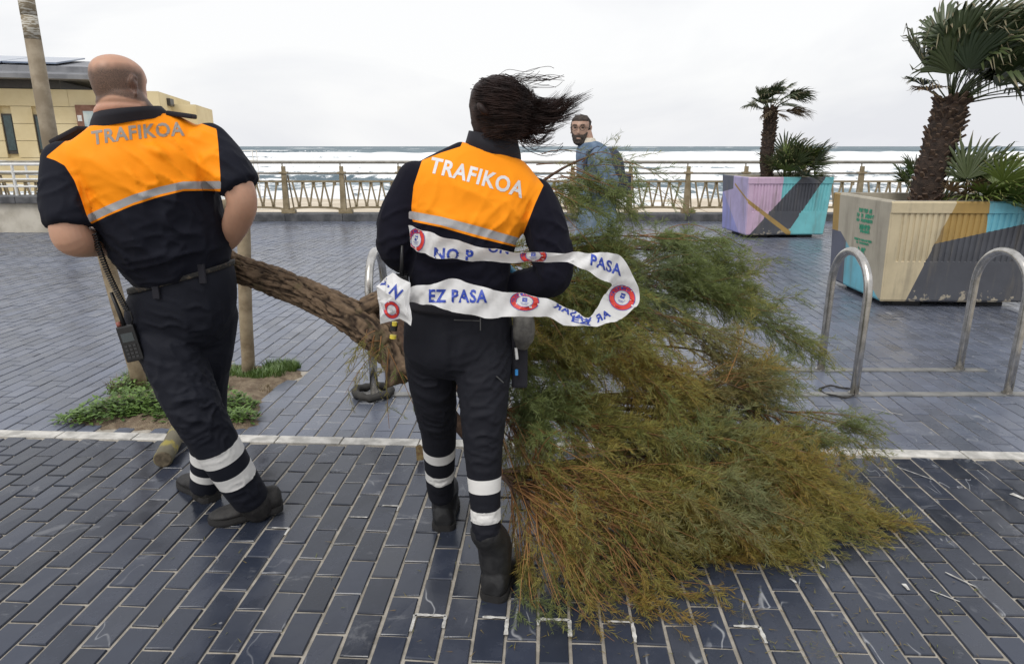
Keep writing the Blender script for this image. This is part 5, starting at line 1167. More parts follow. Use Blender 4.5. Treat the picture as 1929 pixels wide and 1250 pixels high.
# ================================================================== THE OFFICER IN THE MIDDLE
def woman():
    root = empty('person', gnd(885, 1070)); tag(root, 'woman officer with windblown dark hair, orange and navy fleece, wrapped in white tape', 'person')
    tors = [sil(771, 572, 958, 582, 2.19, .112), sil(772, 545, 956, 555, 2.19, .110), sil(773, 500, 958, 522, 2.185, .108), sil(774, 455, 964, 482, 2.18, .110), sil(776, 415, 974, 452, 2.175, .115), sil(778, 380, 990, 425, 2.17, .113), sil(780, 340, 1010, 388, 2.17, .108), sil(790, 306, 1020, 354, 2.17, .095), sil(828, 284, 1004, 324, 2.17, .080), sil(866, 266, 984, 302, 2.17, .066)]
    la = [(at(790, 340, 2.18), .070), (at(768, 375, 2.165), .064), (at(750, 415, 2.15), .062), (at(745, 455, 2.15), .060), (at(752, 475, 2.18), .058), (at(775, 492, 2.27), .052), (at(805, 500, 2.37), .046)]
    ra = [(at(1000, 372, 2.18), .072), (at(1022, 410, 2.16), .068), (at(1035, 455, 2.15), .066), (at(1042, 500, 2.14), .064), (at(1038, 525, 2.145), .060), (at(1010, 532, 2.17), .052), (at(978, 532, 2.21), .042)]
    sh = remesh([loft(tors, 40, 5, 2.3), limb(la), limb(ra)], .007, 9); V, N = mverts(sh)
    for c, r, dd, lam, amp, sd_ in ((at(960, 440, 2.06), .12, at(980, 400, 2.1)-at(930, 460, 2.1), .035, .011, 1), (at(860, 500, 2.07), .17, Vector((1, 0, -.15)), .035, .012, 2), (at(870, 540, 2.07), .15, Vector((1, 0, .1)), .03, .012, 3), (at(820, 370, 2.07), .12, Vector((.3, 0, 1)), .05, .007, 4), (at(750, 440, 2.09), .10, Vector((1, 0, .5)), .03, .012, 5), (at(1040, 470, 2.08), .10, Vector((1, 0, -.5)), .032, .013, 6), (at(1020, 520, 2.1), .09, Vector((.5, 0, 1)), .03, .011, 7), (at(920, 360, 2.06), .14, at(1000, 420, 2.1)-at(880, 300, 2.1), .06, .007, 8), (at(1010, 400, 2.08), .09, at(1030, 460, 2.1)-at(980, 360, 2.1), .04, .01, 9)):
        V = folds(V, N, c, r, dd, lam, amp, sd_)
    setv(sh, V); uv, _ = project(V)
    yoke = [(795, 302), (830, 288), (868, 276), (880, 240), (984, 240), (986, 300), (1000, 318), (1024, 349), (1008, 384), (990, 430), (982, 452), (976, 466), (900, 448), (830, 428), (777, 417), (775, 390), (779, 350)]
    attr(sh, 'yoke', polysd(uv, yoke)); attr(sh, 'stripe', polysd(uv, [(770, 397), (830, 408), (900, 426), (980, 449), (977, 463), (900, 443), (830, 424), (770, 412)]))
    so = finish('fleece', sh, fabric('orange and navy fleece', (.0068, .0068, .0135), [('yoke', (.97, .31, .010), .75), ('stripe', (.42, .42, .43), .45)], .92, .35, 500, .2), root)
    print_on('letter', 'TRAFIKOA', (806, 325), (983, 374), 31, bvh_of(sh), M('white reflective lettering', (.66, .65, .66), .5), so, .0014, .028, 3)
    # collar: high fleece neck
    cr = [sil(872, 290, 980, 312, 2.175, .058), sil(877, 268, 978, 290, 2.165, .070), sil(884, 246, 973, 262, 2.16, .068)]; V = []; F = []; n = 44
    for f, rs in ((1.03, cr), (.92, cr[::-1])):
        for i, (c, x_, y_) in enumerate(rs):
            for k in range(n): a = 2*math.pi*k/n; w_ = 1+.03*math.sin(a*3+i*1.4)+.02*math.sin(a*7); V.append(c+x_*f*w_*math.cos(a)+y_*f*w_*math.sin(a))
    for i in range(5):
        for k in range(n): k2 = (k+1) % n; F.append((i*n+k, i*n+k2, (i+1)*n+k2, (i+1)*n+k))
    mb = MB(); mb.add(V, F); mb.build('collar', DARKFAB, so, True)
    pel = [sil(766, 565, 962, 572, 2.19, .112), sil(763, 590, 964, 598, 2.19, .120), sil(761, 630, 966, 640, 2.185, .124), sil(764, 668, 966, 678, 2.185, .116), sil(790, 700, 945, 706, 2.19, .07)]
    l1 = [(812, 640, 2.21, .092), (813, 700, 2.22, .086), (820, 760, 2.26, .075), (826, 810, 2.31, .066), (828, 860, 2.365, .060), (829, 905, 2.41, .055), (831, 930, 2.43, .052)]
    l2 = [(912, 650, 2.17, .096), (911, 710, 2.135, .089), (911, 770, 2.10, .078), (910, 830, 2.075, .067), (912, 890, 2.055, .058), (914, 950, 2.04, .051), (916, 1005, 2.03, .047)]
    L1 = [(at(u, v, Y), r) for u, v, Y, r in l1]; L2 = [(at(u, v, Y), r) for u, v, Y, r in l2]
    tr = remesh([loft(pel, 36, 5, 2.3), limb(L1, 24), limb(L2, 24)], .0065, 7); V, N = mverts(tr)
    for c, r, dd, lam, amp, sd_ in ((at(910, 700, 2.04), .12, Vector((1, 0, .35)), .035, .010, 1), (at(820, 730, 2.14), .11, Vector((1, 0, -.3)), .035, .010, 2), (at(910, 800, 2.02), .08, Vector((1, 0, .15)), .024, .012, 3), (at(822, 790, 2.24), .08, Vector((1, 0, -.15)), .024, .012, 4), (at(910, 860, 2.0), .07, Vector((1, 0, -.1)), .024, .009, 5), (at(914, 985, 2.0), .06, Vector((1, 0, .1)), .018, .010, 6), (at(830, 915, 2.36), .05, Vector((1, 0, .1)), .018, .010, 7), (at(860, 640, 2.07), .10, Vector((.3, 0, 1)), .04, .007, 8), (at(940, 690, 2.08), .08, at(965, 660, 2.1)-at(900, 720, 2.1), .03, .010, 9)):
        V = folds(V, N, c, r, dd, lam*.9, amp*.85, sd_)
    # seam between the legs at the back
    uvp, _ = project(V); V = V+np.array([0, 1, 0])*(.012*np.exp(-((uvp[:, 0]-853)/9)**2)*np.clip((uvp[:, 1]-600)/60, 0, 1)*(N[:, 1] < 0)*np.clip((720-uvp[:, 1])/30, 0, 1))[:, None]
    setv(tr, V); bands(tr, [[p for p, r in L1], [p for p, r in L2]], [[(at(827, 846, 2.35), .024), (at(829, 889, 2.39), .022)], [(at(912, 908, 2.05), .024), (at(915, 966, 2.035), .022)]])
    to = finish('trousers', tr, fabric('dark navy work trousers', (.0115, .0122, .0175), [('band', REFL, .55)], .7, .12), root)
    ZIP = M('zip metal', (.12, .12, .12), .4, .7)
    for pts in (((855, 602), (905, 604)), ((905, 598), (905, 622)), ((935, 708), (948, 720))):
        P = [p for p in (bvh_of(tr).ray_cast(Vector((0, 0, CAMH)), ray(*q).normalized())[0] for q in pts) if p]
        if len(P) == 2: mb = MB(); mb.tube([p+Vector((0, -.002, 0)) for p in P], .0022, 6); mb.build('zip', ZIP, to)
    mb = MB(); V_, F_ = loft([(c, x*1.03, y*1.05) for c, x, y in (sil(766, 573, 963, 583, 2.19, .120), sil(767, 555, 963, 565, 2.19, .120))], 44, 3); mb.add(V_, F_); mb.build('belt', DARKFAB, root, True)
    # head, neck, body
    hm = rotm(at(936, 219, 2.15), math.radians(-24), math.radians(-6), 0); hp, HL, HF = head(hm, .92, False)
    neck = [sil(888, 292, 968, 310, 2.17, .055), sil(893, 262, 962, 270, 2.165, .052), sil(895, 235, 960, 240, 2.155, .052)]
    gd = at(975, 530, 2.20)
    body = remesh([loft(shrink(tors[:-1], .86), 28, 3), loft(shrink(pel, .84), 28, 3), limb([(p, r*.7) for p, r in L1]), limb([(p, r*.7) for p, r in L2]), loft(neck, 24, 4, 2), limb([(p, r*.72) for p, r in la]), limb([(p, r*.72) for p, r in ra])]+hp, .0055, 3)
    attr(body, 'stubble', np.zeros(len(body.vertices))); V, N = mverts(body); attr(body, 'flush', (V[:, 2] > 1.4)*.4); finish('body', body, SKIN2, root)
    GLOVE = M('blue nitrile glove', (.03, .20, .36), .45, col2=(.05, .27, .44), sc=30, bump=.3, bsc=120)
    for w_, dd, pn, sd_ in ((at(976, 531, 2.205), (-.42, .75, .22), (-.8, -.3, -.2), -1), (at(808, 501, 2.385), (.45, .85, -.05), (.2, -.1, -1), 1)):
        g = remesh(hand(w_, dd, pn, sd_, .98, .85), .004, 2); finish('glove', g, GLOVE, root)
    # boots
    b1 = gnd(926, 1134); shoe('boot', b1, b1+Vector((.28, 1, 0)), .285, .112, 0, (BOOT, SOLE), root, 0, [(at(915, 1000, 2.035), .055), (b1+Vector((.008, .062, .19)), .060), (b1+Vector((.012, .060, .12)), .056), (b1+Vector((.016, .065, .07)), .050)], .115)
    b2 = gnd(836, 1001); shoe('boot', b2, b2+Vector((-.05, 1, 0)), .28, .110, 0, (BOOT, SOLE), root, 0, [(at(831, 922, 2.43), .055), (b2+Vector((0, .06, .17)), .059), (b2+Vector((0, .062, .11)), .055), (b2+Vector((0, .065, .07)), .050)], .115)
    # hair: scalp cap plus loose strands streaming to the right
    HAIR = M('dark brown hair', (.011, .0055, .005), .55, col2=(.030, .015, .012), sc=20, bump=0, spec=.28)
    def hmask(L): x, y, z = L.T; return np.clip(np.minimum((.055-y)/.02+(z > .05)*2*(z-.05)/.02, (z+.085)/.02), 0, 1)
    cap = shell('hair', HL, HF, hm, hmask, .011, HAIR, root, .25)
    r = np.random.default_rng(5); PPs = []; RR = []; npt = 14; ts = np.linspace(0, 1, npt)
    inv = hm
    def scalp(a, z, rr=1.0):   # a: angle round the head from its right side towards the back
        i = int(np.argmin([abs(h[0]-z/.92) for h in HT_])); zz, yf, yb, w = HT_[i]; yc = (yf+yb)/2; hy = (yf-yb)/2
        return np.array(inv @ Vector((w*.92*math.cos(a)*1.12*rr, (yc+hy*math.sin(a)*1.12*rr)*.92, z)))
    def strand(cps, rad):
        C = np.array(crom(cps, 6)); s = np.linspace(0, len(C)-1, npt); i = np.minimum(s.astype(int), len(C)-2); f = (s-i)[:, None]; q = C[i]*(1-f)+C[i+1]*f
        PPs.append(q); RR.append(rad*np.interp(ts, [0, .6, 1], [1.2, 1., .3]))
    for cl in range(120):        # wisps: strands that travel together and close up towards the tip
        a0 = r.uniform(-2.95, -.8); z0 = r.uniform(-.072, .098); f = r.uniform(); low = z0 < -.03; z1 = z0*.55-.008+r.normal(0, .008)
        p0 = scalp(a0, z0, 1.0); p1 = scalp(min(a0+.9, -.5), (z0+z1)/2, 1.10+.05*f); p2 = scalp(-.25+r.normal(0, .10), z1, 1.10+.22*f**1.5)
        tail = (.018+.142*f**3.2)*(.75 if low else 1); rise = r.normal(.02 if not low else -.10, .10); cv = r.normal(0, .018)
        p3 = p2+np.array([tail*.5, r.normal(0, .012), rise*tail*.3+cv-.006]); p4 = p2+np.array([tail, r.normal(0, .02), rise*tail+r.normal(0, .010)])
        if f > .82: p4 = p4+np.array([.012, 0, .022])
        for k in range(20):
            o_ = r.normal(0, .0065, 3); j = lambda: r.normal(0, .0011, 3)
            e = r.uniform(-.40, .15); q4 = p4+(p4-p3)*e
            strand([p0+o_, p1+o_+j(), p2+o_+j(), p3+o_*.85+j(), q4+o_*.7+j()*1.6], r.uniform(.00045, .0011))
    for k in range(900):        # close lying hair that gives the head its combed surface
        a0 = r.uniform(-3.0, -.5); z0 = r.uniform(-.076, .100); p0 = scalp(a0, z0, 1.0); p1 = scalp(min(a0+.5, -.3), z0*.9-.003, 1.06); p2 = scalp(min(a0+1.0, -.2), z0*.75-.006, 1.07); p3 = p2+np.array([r.uniform(.01, .04), 0, r.normal(-.004, .004)])
        strand([p0, p1, p2, p3], r.uniform(.0006, .0012))
    for k in range(46):     # flyaways from the crown and the lower loops
        a0 = r.uniform(-2.6, -.2); z0 = r.uniform(.06, .096) if k < 28 else -.06; p0 = scalp(a0, z0, 1.04); up = r.uniform(.005, .03) if k < 28 else -r.uniform(.01, .045)
        p1 = p0+np.array([r.uniform(.02, .05), 0, up]); p2 = p1+np.array([r.uniform(.03, .07), 0, up*r.uniform(-.5, .5)]); p3 = p2+np.array([r.uniform(.02, .05), 0, r.uniform(-.01, .02) if k < 28 else r.uniform(0, .04)])
        C = np.array(crom([p0, p1, p2, p3], 6)); s = np.linspace(0, len(C)-1, npt); i = np.minimum(s.astype(int), len(C)-2); f = (s-i)[:, None]; PPs.append(C[i]*(1-f)+C[i+1]*f); RR.append(np.full(npt, .0007))
    Vh, Fh = many_tubes(np.array(PPs), np.array(RR), 4); o = link('hair_strands', trimesh('hair_strands', Vh, Fh, HAIR, None, True), cap); tag(o, kind='stuff')
    bun = at(906, 206, 2.045); mb = MB(); ptsb = [(bun+Vector((-.006, .006, .012)), .007), (bun+Vector((0, -.002, .006)), .010), (bun+Vector((.008, -.003, -.004)), .010), (bun+Vector((.018, .006, -.010)), .007)]; V_, F_ = limb(ptsb, 10, 3); mb.add(V_, F_); mb.build('hair_tie', HAIR, cap, True)
    # belt kit: pouch at the right hip, torch at the left
    kit = empty('equipment_pouch', at(985, 620, 2.17)); tag(kit, 'dark equipment pouch with grey cap and pens on the woman\'s right hip', 'pouch')
    rgs = [(at(985, 596, 2.13), .034), (at(987, 615, 2.13), .036), (at(986, 636, 2.13), .034), (at(984, 648, 2.13), .024)]; V_, F_ = limb(rgs, 18, 4); mb = MB(); mb.add(V_, F_); mb.build('pouch_cap', M('worn grey leather', (.05, .048, .046), .45, col2=(.15, .145, .135), sc=18, bump=.3), kit, True)
    mb = MB(); mb.box(at(968, 728, 2.16)+Vector((-.008, -.02, 0)), at(984, 612, 2.16)+Vector((.018, .02, 0)), 0, None, .01); mb.build('pouch_body', DARKFAB, kit)
    mb = MB(); mb.tube([at(974, 676, 2.125), at(972, 655, 2.125)], .005, 8); mb.build('pen', M('white pen', (.6, .6, .6), .4), kit); mb = MB(); mb.tube([at(973, 706, 2.125), at(973, 696, 2.125)], .0055, 8); mb.build('pen', M('blue pen', (.04, .25, .6), .4), kit)
    tor = empty('torch', at(742, 625, 2.12)); tag(tor, 'small yellow and black torch hanging at the woman\'s left hip', 'torch'); YELP = M('yellow plastic', (.62, .50, .05), .5)
    mb = MB(); mb.tube([at(741, 622, 2.10), at(743, 606, 2.10)], .012, 12); mb.build('torch_head', BLACKP, tor); mb = MB(); mb.tube([at(740, 637, 2.10), at(740.6, 631, 2.10)], .0105, 12); mb.build('torch_band', YELP, tor); mb = MB(); mb.tube([at(743, 613, 2.085), at(743.3, 606, 2.085)], .008, 12); mb.build('torch_band', YELP, tor)
    rd = empty('radio', at(758, 510, 2.10)); tag(rd, 'slim radio with black antenna on the woman\'s left side', 'radio')
    mb = MB(); mb.tube([at(757, 520, 2.08), at(757, 488, 2.08), at(757.5, 462, 2.08)], [.007, .006, .004], 10); mb.build('antenna', BLACKP, rd, True); mb = MB(); mb.box(at(757, 560, 2.12)+Vector((-.02, -.02, 0)), at(757, 516, 2.12)+Vector((.02, .015, 0)), 0, None, .006); mb.build('radio_body', BLACKP, rd)
woman()
# ================================================================== BARRIER TAPE
def tape():
    z2 = lambda x, y: (660+.40788*x, 130+.408*y)
    st = [((268, 722), (280, 822), 2.09, 2.09), ((330, 742), (335, 850), 2.035, 2.035), ((400, 765), (400, 872), 2.015, 2.02), ((520, 800), (530, 882), 2.005, 2.03), ((650, 830), (655, 890), 2.0, 2.03), ((800, 846), (815, 893), 2.0, 2.03), ((960, 848), (960, 889), 2.0, 2.02), ((1070, 847), (1050, 910), 2.01, 2.0), ((1165, 849), (1130, 955), 2.03, 2.01), ((1240, 858), (1200, 990), 2.06, 2.05),
          ((1310, 960), (1208, 1000), 2.10, 2.09), ((1336, 1062), (1190, 1020), 2.12, 2.11), ((1285, 1128), (1150, 1080), 2.10, 2.10), ((1205, 1171), (1106, 1146), 2.08, 2.08), ((1110, 1186), (1050, 1125), 2.05, 2.06), ((1000, 1182), (960, 1082), 2.03, 2.035), ((890, 1142), (870, 1050), 2.01, 2.01), ((740, 1145), (735, 1030), 1.995, 2.0), ((600, 1145), (630, 1013), 1.99, 1.995), ((450, 1112), (490, 970), 1.99, 2.0), ((350, 1085), (370, 992), 2.0, 2.0), ((270, 1078), (270, 1008), 2.02, 2.02)]
    A = [np.concatenate([np.array(at(*z2(*a), ya)), np.array(at(*z2(*b), yb))]) for a, b, ya, yb in st]; S = crom(A, 7); nw = 7; V = []; F = []
    for i, s in enumerate(S):
        a, b = s[:3], s[3:]
        for k in range(nw):
            t = k/(nw-1); p = a*(1-t)+b*t; p = p+np.array([0, .006*math.sin(i*.42+t*2.2)*math.sin(t*3.14)+.0035*math.sin(i*1.1+k)+.003*math.sin(i*2.3-k*1.7)*math.sin(i*.37), .0025*math.sin(i*.7+k*1.3)]); V.append(Vector(p))
    for i in range(len(S)-1):
        for k in range(nw-1): F.append((i*nw+k, i*nw+k+1, (i+1)*nw+k+1, (i+1)*nw+k))
    m, t, b = new_mat('white plastic tape'); b.inputs['Base Color'].default_value = (.80, .80, .80, 1); t.link(t.mix(t.noise(14, 4), (.80, .80, .81, 1), (.90, .90, .90, 1)), b.inputs['Base Color']); b.inputs['Roughness'].default_value = .35; t.link(t.bump(t.noise(22, 5, .6), .35, .006), b.inputs['Normal'])
    tr = t.n('ShaderNodeBsdfTranslucent', {0: (.8, .8, .8, 1)}); ms = t.n('ShaderNodeMixShader', {0: .25}); t.link(b.outputs[0], ms.inputs[1]); t.link(tr.outputs[0], ms.inputs[2]); t.link(ms.outputs[0], t.t.nodes['Material Output'].inputs[0])
    root = empty('barrier_tape', at(860, 560, 2.0)); tag(root, 'white plastic barrier tape with blue lettering and red emblems, looped round the woman\'s waist', 'tape')
    rb = link('ribbon', mesh('ribbon', V, F, m, smooth=True), root); bv = BVHTree.FromPolygons(V, F)
    kn = [((120, 1000), 2.02), ((195, 940), 1.99), ((280, 985), 1.985), ((280, 1180), 1.98), ((232, 1150), 1.99), ((140, 1172), 2.02), ((130, 1070), 2.03), ((200, 1050), 1.965), ((165, 1080), 1.985), ((240, 1085), 1.972)]
    KV = [at(*z2(*p), Y) for p, Y in kn]; KF = [(0, 1, 7), (1, 2, 7), (2, 9, 7), (2, 3, 9), (3, 4, 9), (4, 5, 8), (5, 6, 8), (6, 0, 7), (6, 7, 8), (7, 9, 4), (7, 4, 8)]
    bm = bmesh.new(); vs_ = [bm.verts.new(v) for v in KV]; [bm.faces.new([vs_[i] for i in f]) for f in KF]; me = bpy.data.meshes.new('knot'); bmesh.ops.subdivide_edges(bm, edges=bm.edges[:], cuts=5, use_grid_fill=True); bmesh.ops.triangulate(bm, faces=bm.faces[:])
    kc = np.array([tuple(v.co) for v in bm.verts]); kd = (1-np.abs(2*vnoise(kc*np.array([34, 20, 26])+3)-1))**2*.010+(vnoise(kc*45)-.5)*.003; kx = (vnoise(kc*40+20)-.5)*.012
    for v, q, e in zip(bm.verts, kd, kx): v.co.y -= q; v.co.x += e
    bm.verts.index_update(); KV = [v.co.copy() for v in bm.verts]; KF = [[v.index for v in f.verts] for f in bm.faces]; bmesh.ops.solidify(bm, geom=bm.faces[:], thickness=.002); bm.to_mesh(me); bm.free(); me.materials.append(m); link('knot', me, root)
    kb = BVHTree.FromPolygons(KV, KF)
    BL = M('blue print', (.022, .055, .36), .4, bump=0); RD = M('red print', (.62, .045, .03), .4, bump=0); WH = M('white print', (.8, .8, .8), .4, bump=0)
    def pr(s, p0, p1, h, bvh=bv, sk=0, mir=False, off=.0018):
        V2, F2 = text_bm(s, .031, 3, .1); p0 = Vector(z2(*p0)); p1 = Vector(z2(*p1)); d = p1-p0; n = Vector((d.y, -d.x)).normalized()*h*.408
        V_, F_ = stick(V2, F2, lambda x, y: tuple(p0+d*(1-x if mir else x)+n*y+d.normalized()*sk*y), bvh, off)
        if F_: split_link('letter', V_, F_, BL, root)
    pr('EZ PASA', (362, 1078), (632, 1080), 62); pr('NO P', (384, 880), (566, 893), 58); pr('ON', (634, 845), (730, 856), 42); pr('PASA', (1108, 905), (1250, 958), 52, sk=-6)
    pr('AR', (1205, 1140), (1140, 1172), -36); pr('PASAR', (935, 1100), (1100, 1178), 34, mir=True); pr('EZ', (1020, 1165), (1110, 1184), 24)
    pr('Y', (160, 1025), (196, 988), 40, kb, off=.004); pr('Z', (206, 1068), (248, 1020), 46, kb, off=.004)
    def logo(c, rx, ry, ang, bvh=bv, clip=None):
        c = Vector(z2(*c)); rx *= .408; ry *= .408; ca, sa = math.cos(ang), math.sin(ang)
        def fn(x, y): q = Vector((x*rx, y*ry)); return c.x+q.x*ca-q.y*sa, c.y+q.x*sa+q.y*ca
        def ring(r0, r1, mat, off, nm):
            V2 = []; F2 = []; n = 72; nr_ = 6 if r1-r0 > .1 else 1; rr = [r0+(r1-r0)*k/nr_ for k in range(nr_+1)]
            for r_ in rr: V2 += [(r_*math.cos(2*math.pi*k/n), r_*math.sin(2*math.pi*k/n)) for k in range(n)]
            for i in range(nr_):
                for k in range(n): k2 = (k+1) % n; F2.append((i*n+k, i*n+k2, (i+1)*n+k2, (i+1)*n+k))
            V_, F_ = stick(V2, F2, fn, bvh, off+(.002 if bvh is kb else 0))
            if F_: split_link(nm, V_, F_, mat, root)
        ring(.60, .95, RD, .0020, 'emblem_ring'); ring(.95, 1.0, BL, .0020, 'emblem_rim'); ring(.56, .60, BL, .0020, 'emblem_rim')
        for s_, x0, y0, w_, h_ in (('TRAFIKO', 0, 0, 0, 0),):
            n = 7
            for q, ch in enumerate('TRAFIKO'):
                a = -math.pi*1.02+q*.33; V2, F2 = text_bm(ch, .03, 2, .5)
                def f2(x, y): rr_ = .66+.21*y; aa = a+(x-.5)*.24; return fn(rr_*math.cos(aa), rr_*math.sin(aa))
                V_, F_ = stick(V2, F2, f2, bvh, .0030)
                if F_: link('emblem_letter', mesh('emblem_letter', V_, F_, BL), root)
        def quad(x0, y0, x1, y1): 
            V_, F_ = stick([(x0, y0), (x1, y0), (x1, y1), (x0, y1)], [(0, 1, 2, 3)], fn, bvh, .0024)
            if F_: link('emblem_mark', mesh('emblem_mark', V_, F_, BL), root)
        quad(-.17, -.36, .17, -.22); quad(-.17, -.19, -.06, .04); quad(.06, -.19, .17, .04); quad(-.05, -.12, .05, .04)
        for k in range(3): quad(-.30+.05*k, .12+.10*k, .30-.05*k, .15+.10*k)
    logo((805, 1072), 68, 44, .06); logo((1255, 1056), 62, 58, .35); logo((303, 790), 40, 56, .1); logo((845, 862), 62, 40, .02); logo((190, 1112), 36, 42, -.5, kb)
tape()
# ================================================================== THE PASSER-BY
def passer():
    Y = 5.5; root = empty('person', (at(1120, 400, Y).x, Y, 0)); tag(root, 'bearded man in glasses and denim jacket with backpack, looking over from behind the branches', 'person')
    DEN = M('blue denim jacket', (.070, .115, .185), .9, col2=(.15, .21, .30), sc=9, bump=.3, bsc=200); JEAN = M('light blue jeans', (.15, .22, .30), .9, col2=(.26, .33, .41), sc=8, bump=.3, bsc=200); SHERPA = M('cream fleece collar', (.60, .55, .46), .95, bump=.8, bsc=90, dist=.01); PACK = M('navy backpack', (.018, .024, .045), .7, col2=(.035, .045, .08), sc=20, bump=.3)
    def a(u, v, dy=0): return at(u, v, Y+dy)
    tors = [sil(1090, 398, 1160, 398, Y, .15), sil(1088, 372, 1160, 372, Y, .16), sil(1087, 340, 1162, 340, Y, .17), sil(1086, 312, 1160, 310, Y, .185), sil(1085, 290, 1152, 286, Y, .185), sil(1088, 276, 1140, 274, Y, .13), sil(1094, 266, 1126, 266, Y, .075)]
    ln_ = [(a(1128, 290, -.17), .062), (a(1140, 318, -.22), .060), (a(1150, 342, -.24), .056), (a(1138, 352, -.27), .052), (a(1112, 362, -.28), .045), (a(1092, 368, -.28), .038)]; lf = [(a(1118, 290, .17), .062), (a(1122, 330, .22), .058), (a(1115, 360, .2), .05), (a(1092, 372, .15), .04)]
    j = remesh([loft(tors, 32, 4), limb(ln_), limb(lf)], .010, 5); V, N = mverts(j)
    for c, d_, s in ((a(1130, 340, -.2), (1, 0, -.4), 1), (a(1145, 345, -.25), (.5, 0, 1), 2), (a(1110, 370, -.15), (1, 0, .1), 3), (a(1100, 310, -.15), (.4, 0, 1), 4)): V = folds(V, N, c, .14, d_, .04, .016, s)
    setv(j, V); jo = finish('denim_jacket', j, DEN, root)
    V_, F_ = loft([sil(1086, 284, 1128, 282, Y, .10), sil(1092, 268, 1124, 268, Y, .085), sil(1096, 260, 1120, 260, Y, .07)], 24, 4); mb = MB(); mb.add(V_, F_); mb.build('fleece_collar', SHERPA, jo, True)
    L1 = [(a(1112, 410, -.08), .098), (a(1098, 470, -.08), .085), (a(1086, 525, -.1), .066), (a(1092, 590, -.08), .056), (a(1100, 622, -.06), .052)]; L2 = [(a(1130, 410, .08), .098), (a(1136, 470, .08), .085), (a(1140, 520, .08), .066), (a(1158, 572, .08), .056), (a(1170, 605, .08), .052)]
    pel = [sil(1090, 395, 1160, 395, Y, .145), sil(1088, 415, 1162, 415, Y, .155), sil(1094, 440, 1156, 440, Y, .14)]
    t_ = remesh([loft(pel, 28, 3), limb(L1), limb(L2)], .010, 5); V, N = mverts(t_); V = folds(V, N, a(1110, 430, -.1), .2, (1, 0, .3), .05, .014, 1); setv(t_, V); finish('jeans', t_, JEAN, root)
    hm = rotm(a(1094, 245), math.radians(180+16), 0, 0) @ Matrix.Scale(.92, 4); s = 1.0; hp, HL, HF = head(hm, s)
    neck = [sil(1098, 282, 1120, 282, Y, .06), sil(1098, 262, 1118, 262, Y, .058), sil(1094, 246, 1114, 246, Y, .05)]
    hnd = hand(ln_[-1][0], (-.9, .2, -.3), (0, .5, -.8), 1, 1, .7)+hand(lf[-1][0], (-.9, 0, -.3), (0, -.5, -.8), -1, 1, .7)
    b = remesh([loft(shrink(tors, .85), 24, 3), loft(shrink(pel, .85), 24, 3), limb([(p, r*.7) for p, r in ln_]), limb([(p, r*.7) for p, r in lf]), limb([(p, r*.7) for p, r in L1]), limb([(p, r*.7) for p, r in L2]), loft(neck, 20, 4)]+hp+hnd, .0055, 2)
    V, N = mverts(b); attr(b, 'stubble', np.zeros(len(V))); attr(b, 'flush', np.zeros(len(V))); finish('body', b, skin_mat('pale olive skin', (.43, .275, .205)), root)
    HR = M('dark brown short hair', (.020, .014, .011), .7, col2=(.060, .042, .032), sc=60, bump=.7, bsc=260, dist=.006)
    def hm1(L): x, y, z = L.T; return np.clip(np.maximum((z-.070)/.012, np.minimum((.022-y)/.02, (z+.045)/.02)), 0, 1)
    shell('hair', HL, HF, hm, hm1, .012, HR, root, .5)
    def bm1(L): x, y, z = L.T; low = np.minimum((-.042+.9*np.clip(np.abs(x)-.035, 0, .04)-z)/.014, (y-.002)/.02); side = np.minimum((.012-z)/.01, np.minimum((y-.0)/.01, (.040-y)/.012)); lip = ((z+.066)**2/.011**2+x**2/.022**2) < 1; ch = np.where((np.abs(x) < .03) & (z > -.050), -1, low); mus = np.where((np.abs(z+.047) < .008) & (np.abs(x) < .032), .8, -1); return np.where(lip, -1, np.clip(np.maximum(np.maximum(ch, mus), side*.6), -1, 1))
    shell('beard', HL, HF, hm, bm1, .008, HR, root, .7)
    EYE = M('eye', (.03, .02, .015), .2, bump=0); GLS = M('thin brown spectacle frame', (.06, .035, .02), .35, bump=0)
    gl = empty('spectacles', hm @ Vector((0, .105, .015))); tag(gl, 'round thin framed spectacles worn by the bearded passer-by', 'glasses')
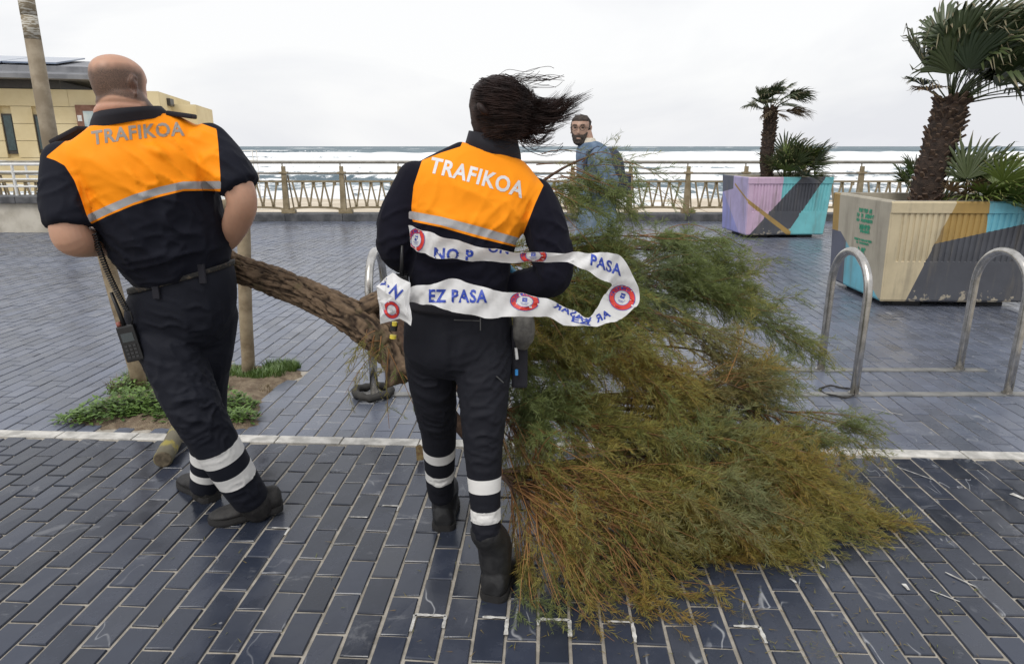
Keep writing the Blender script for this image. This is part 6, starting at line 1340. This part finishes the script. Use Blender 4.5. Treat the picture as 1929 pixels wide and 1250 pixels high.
    for sx in (-1, 1):
        mb = MB(); bmv, bmf = limb([(hm @ Vector((sx*.032-.010, .082, .017)), .0042), (hm @ Vector((sx*.032+.008, .081, .017)), .0042)], 8, 2); mb.add(bmv, bmf); mb.build('eye', EYE, root, True)
        mb = MB(); mb.tube([hm @ Vector((sx*.016, .099, .037)), hm @ Vector((sx*.034, .098, .042)), hm @ Vector((sx*.052, .088, .036))], .0030, 6); mb.build('eyebrow', HR, root, True)
        mb = MB(); mb.tube([hm @ Vector((sx*.034+.023*math.cos(q), .108-.004*abs(math.cos(q)), .014+.020*math.sin(q))) for q in np.linspace(0, 2*math.pi, 21)], .002, 6, cap=False); mb.build('lens_rim', GLS, gl, True)
        mb = MB(); mb.tube([hm @ Vector((sx*.057, .104, .018)), hm @ Vector((sx*.074, .085, .018)), hm @ Vector((sx*.083, .0, .016))], .0018, 6); mb.build('temple', GLS, gl, True)
    mb = MB(); mb.tube([hm @ Vector((-.011, .108, .018)), hm @ Vector((0, .112, .021)), hm @ Vector((.011, .108, .018))], .0018, 6); mb.build('bridge', GLS, gl, True)
    bp = empty('backpack', a(1158, 360)); tag(bp, 'dark navy backpack on the back of the passer-by', 'backpack')
    r1 = [sil(1140, 372, 1172, 370, Y, .13), sil(1140, 345, 1176, 345, Y, .15), sil(1138, 315, 1174, 312, Y, .15), sil(1136, 292, 1166, 288, Y, .13), sil(1134, 280, 1154, 278, Y, .09)]; V_, F_ = loft(r1, 28, 4, 3.2); mb = MB(); mb.add(V_, F_); mb.build('pack_body', PACK, bp, True)
    for dy in (-.13, .13):
        mb = MB(); mb.tube([a(1142, 282, dy), a(1126, 276, dy*1.05), a(1106, 286, dy*1.3), a(1100, 315, dy*1.35), a(1115, 350, dy*1.5), a(1144, 364, dy)], [(.022, .006)]*6, 8); mb.build('strap', PACK, bp, True)
    mb = MB(); mb.box(a(1160, 366, -.1), a(1182, 326, .1), 0, None, .015); mb.build('front_pocket', PACK, bp)
    for hl_, dr in ((gnd(1106, 622), (-1, -.1, 0)), (gnd(1182, 612), (-1, 0, 0))): shoe('shoe', hl_, hl_+Vector(dr), .28, .1, 0, (SHOE, SOLE), root)
passer()
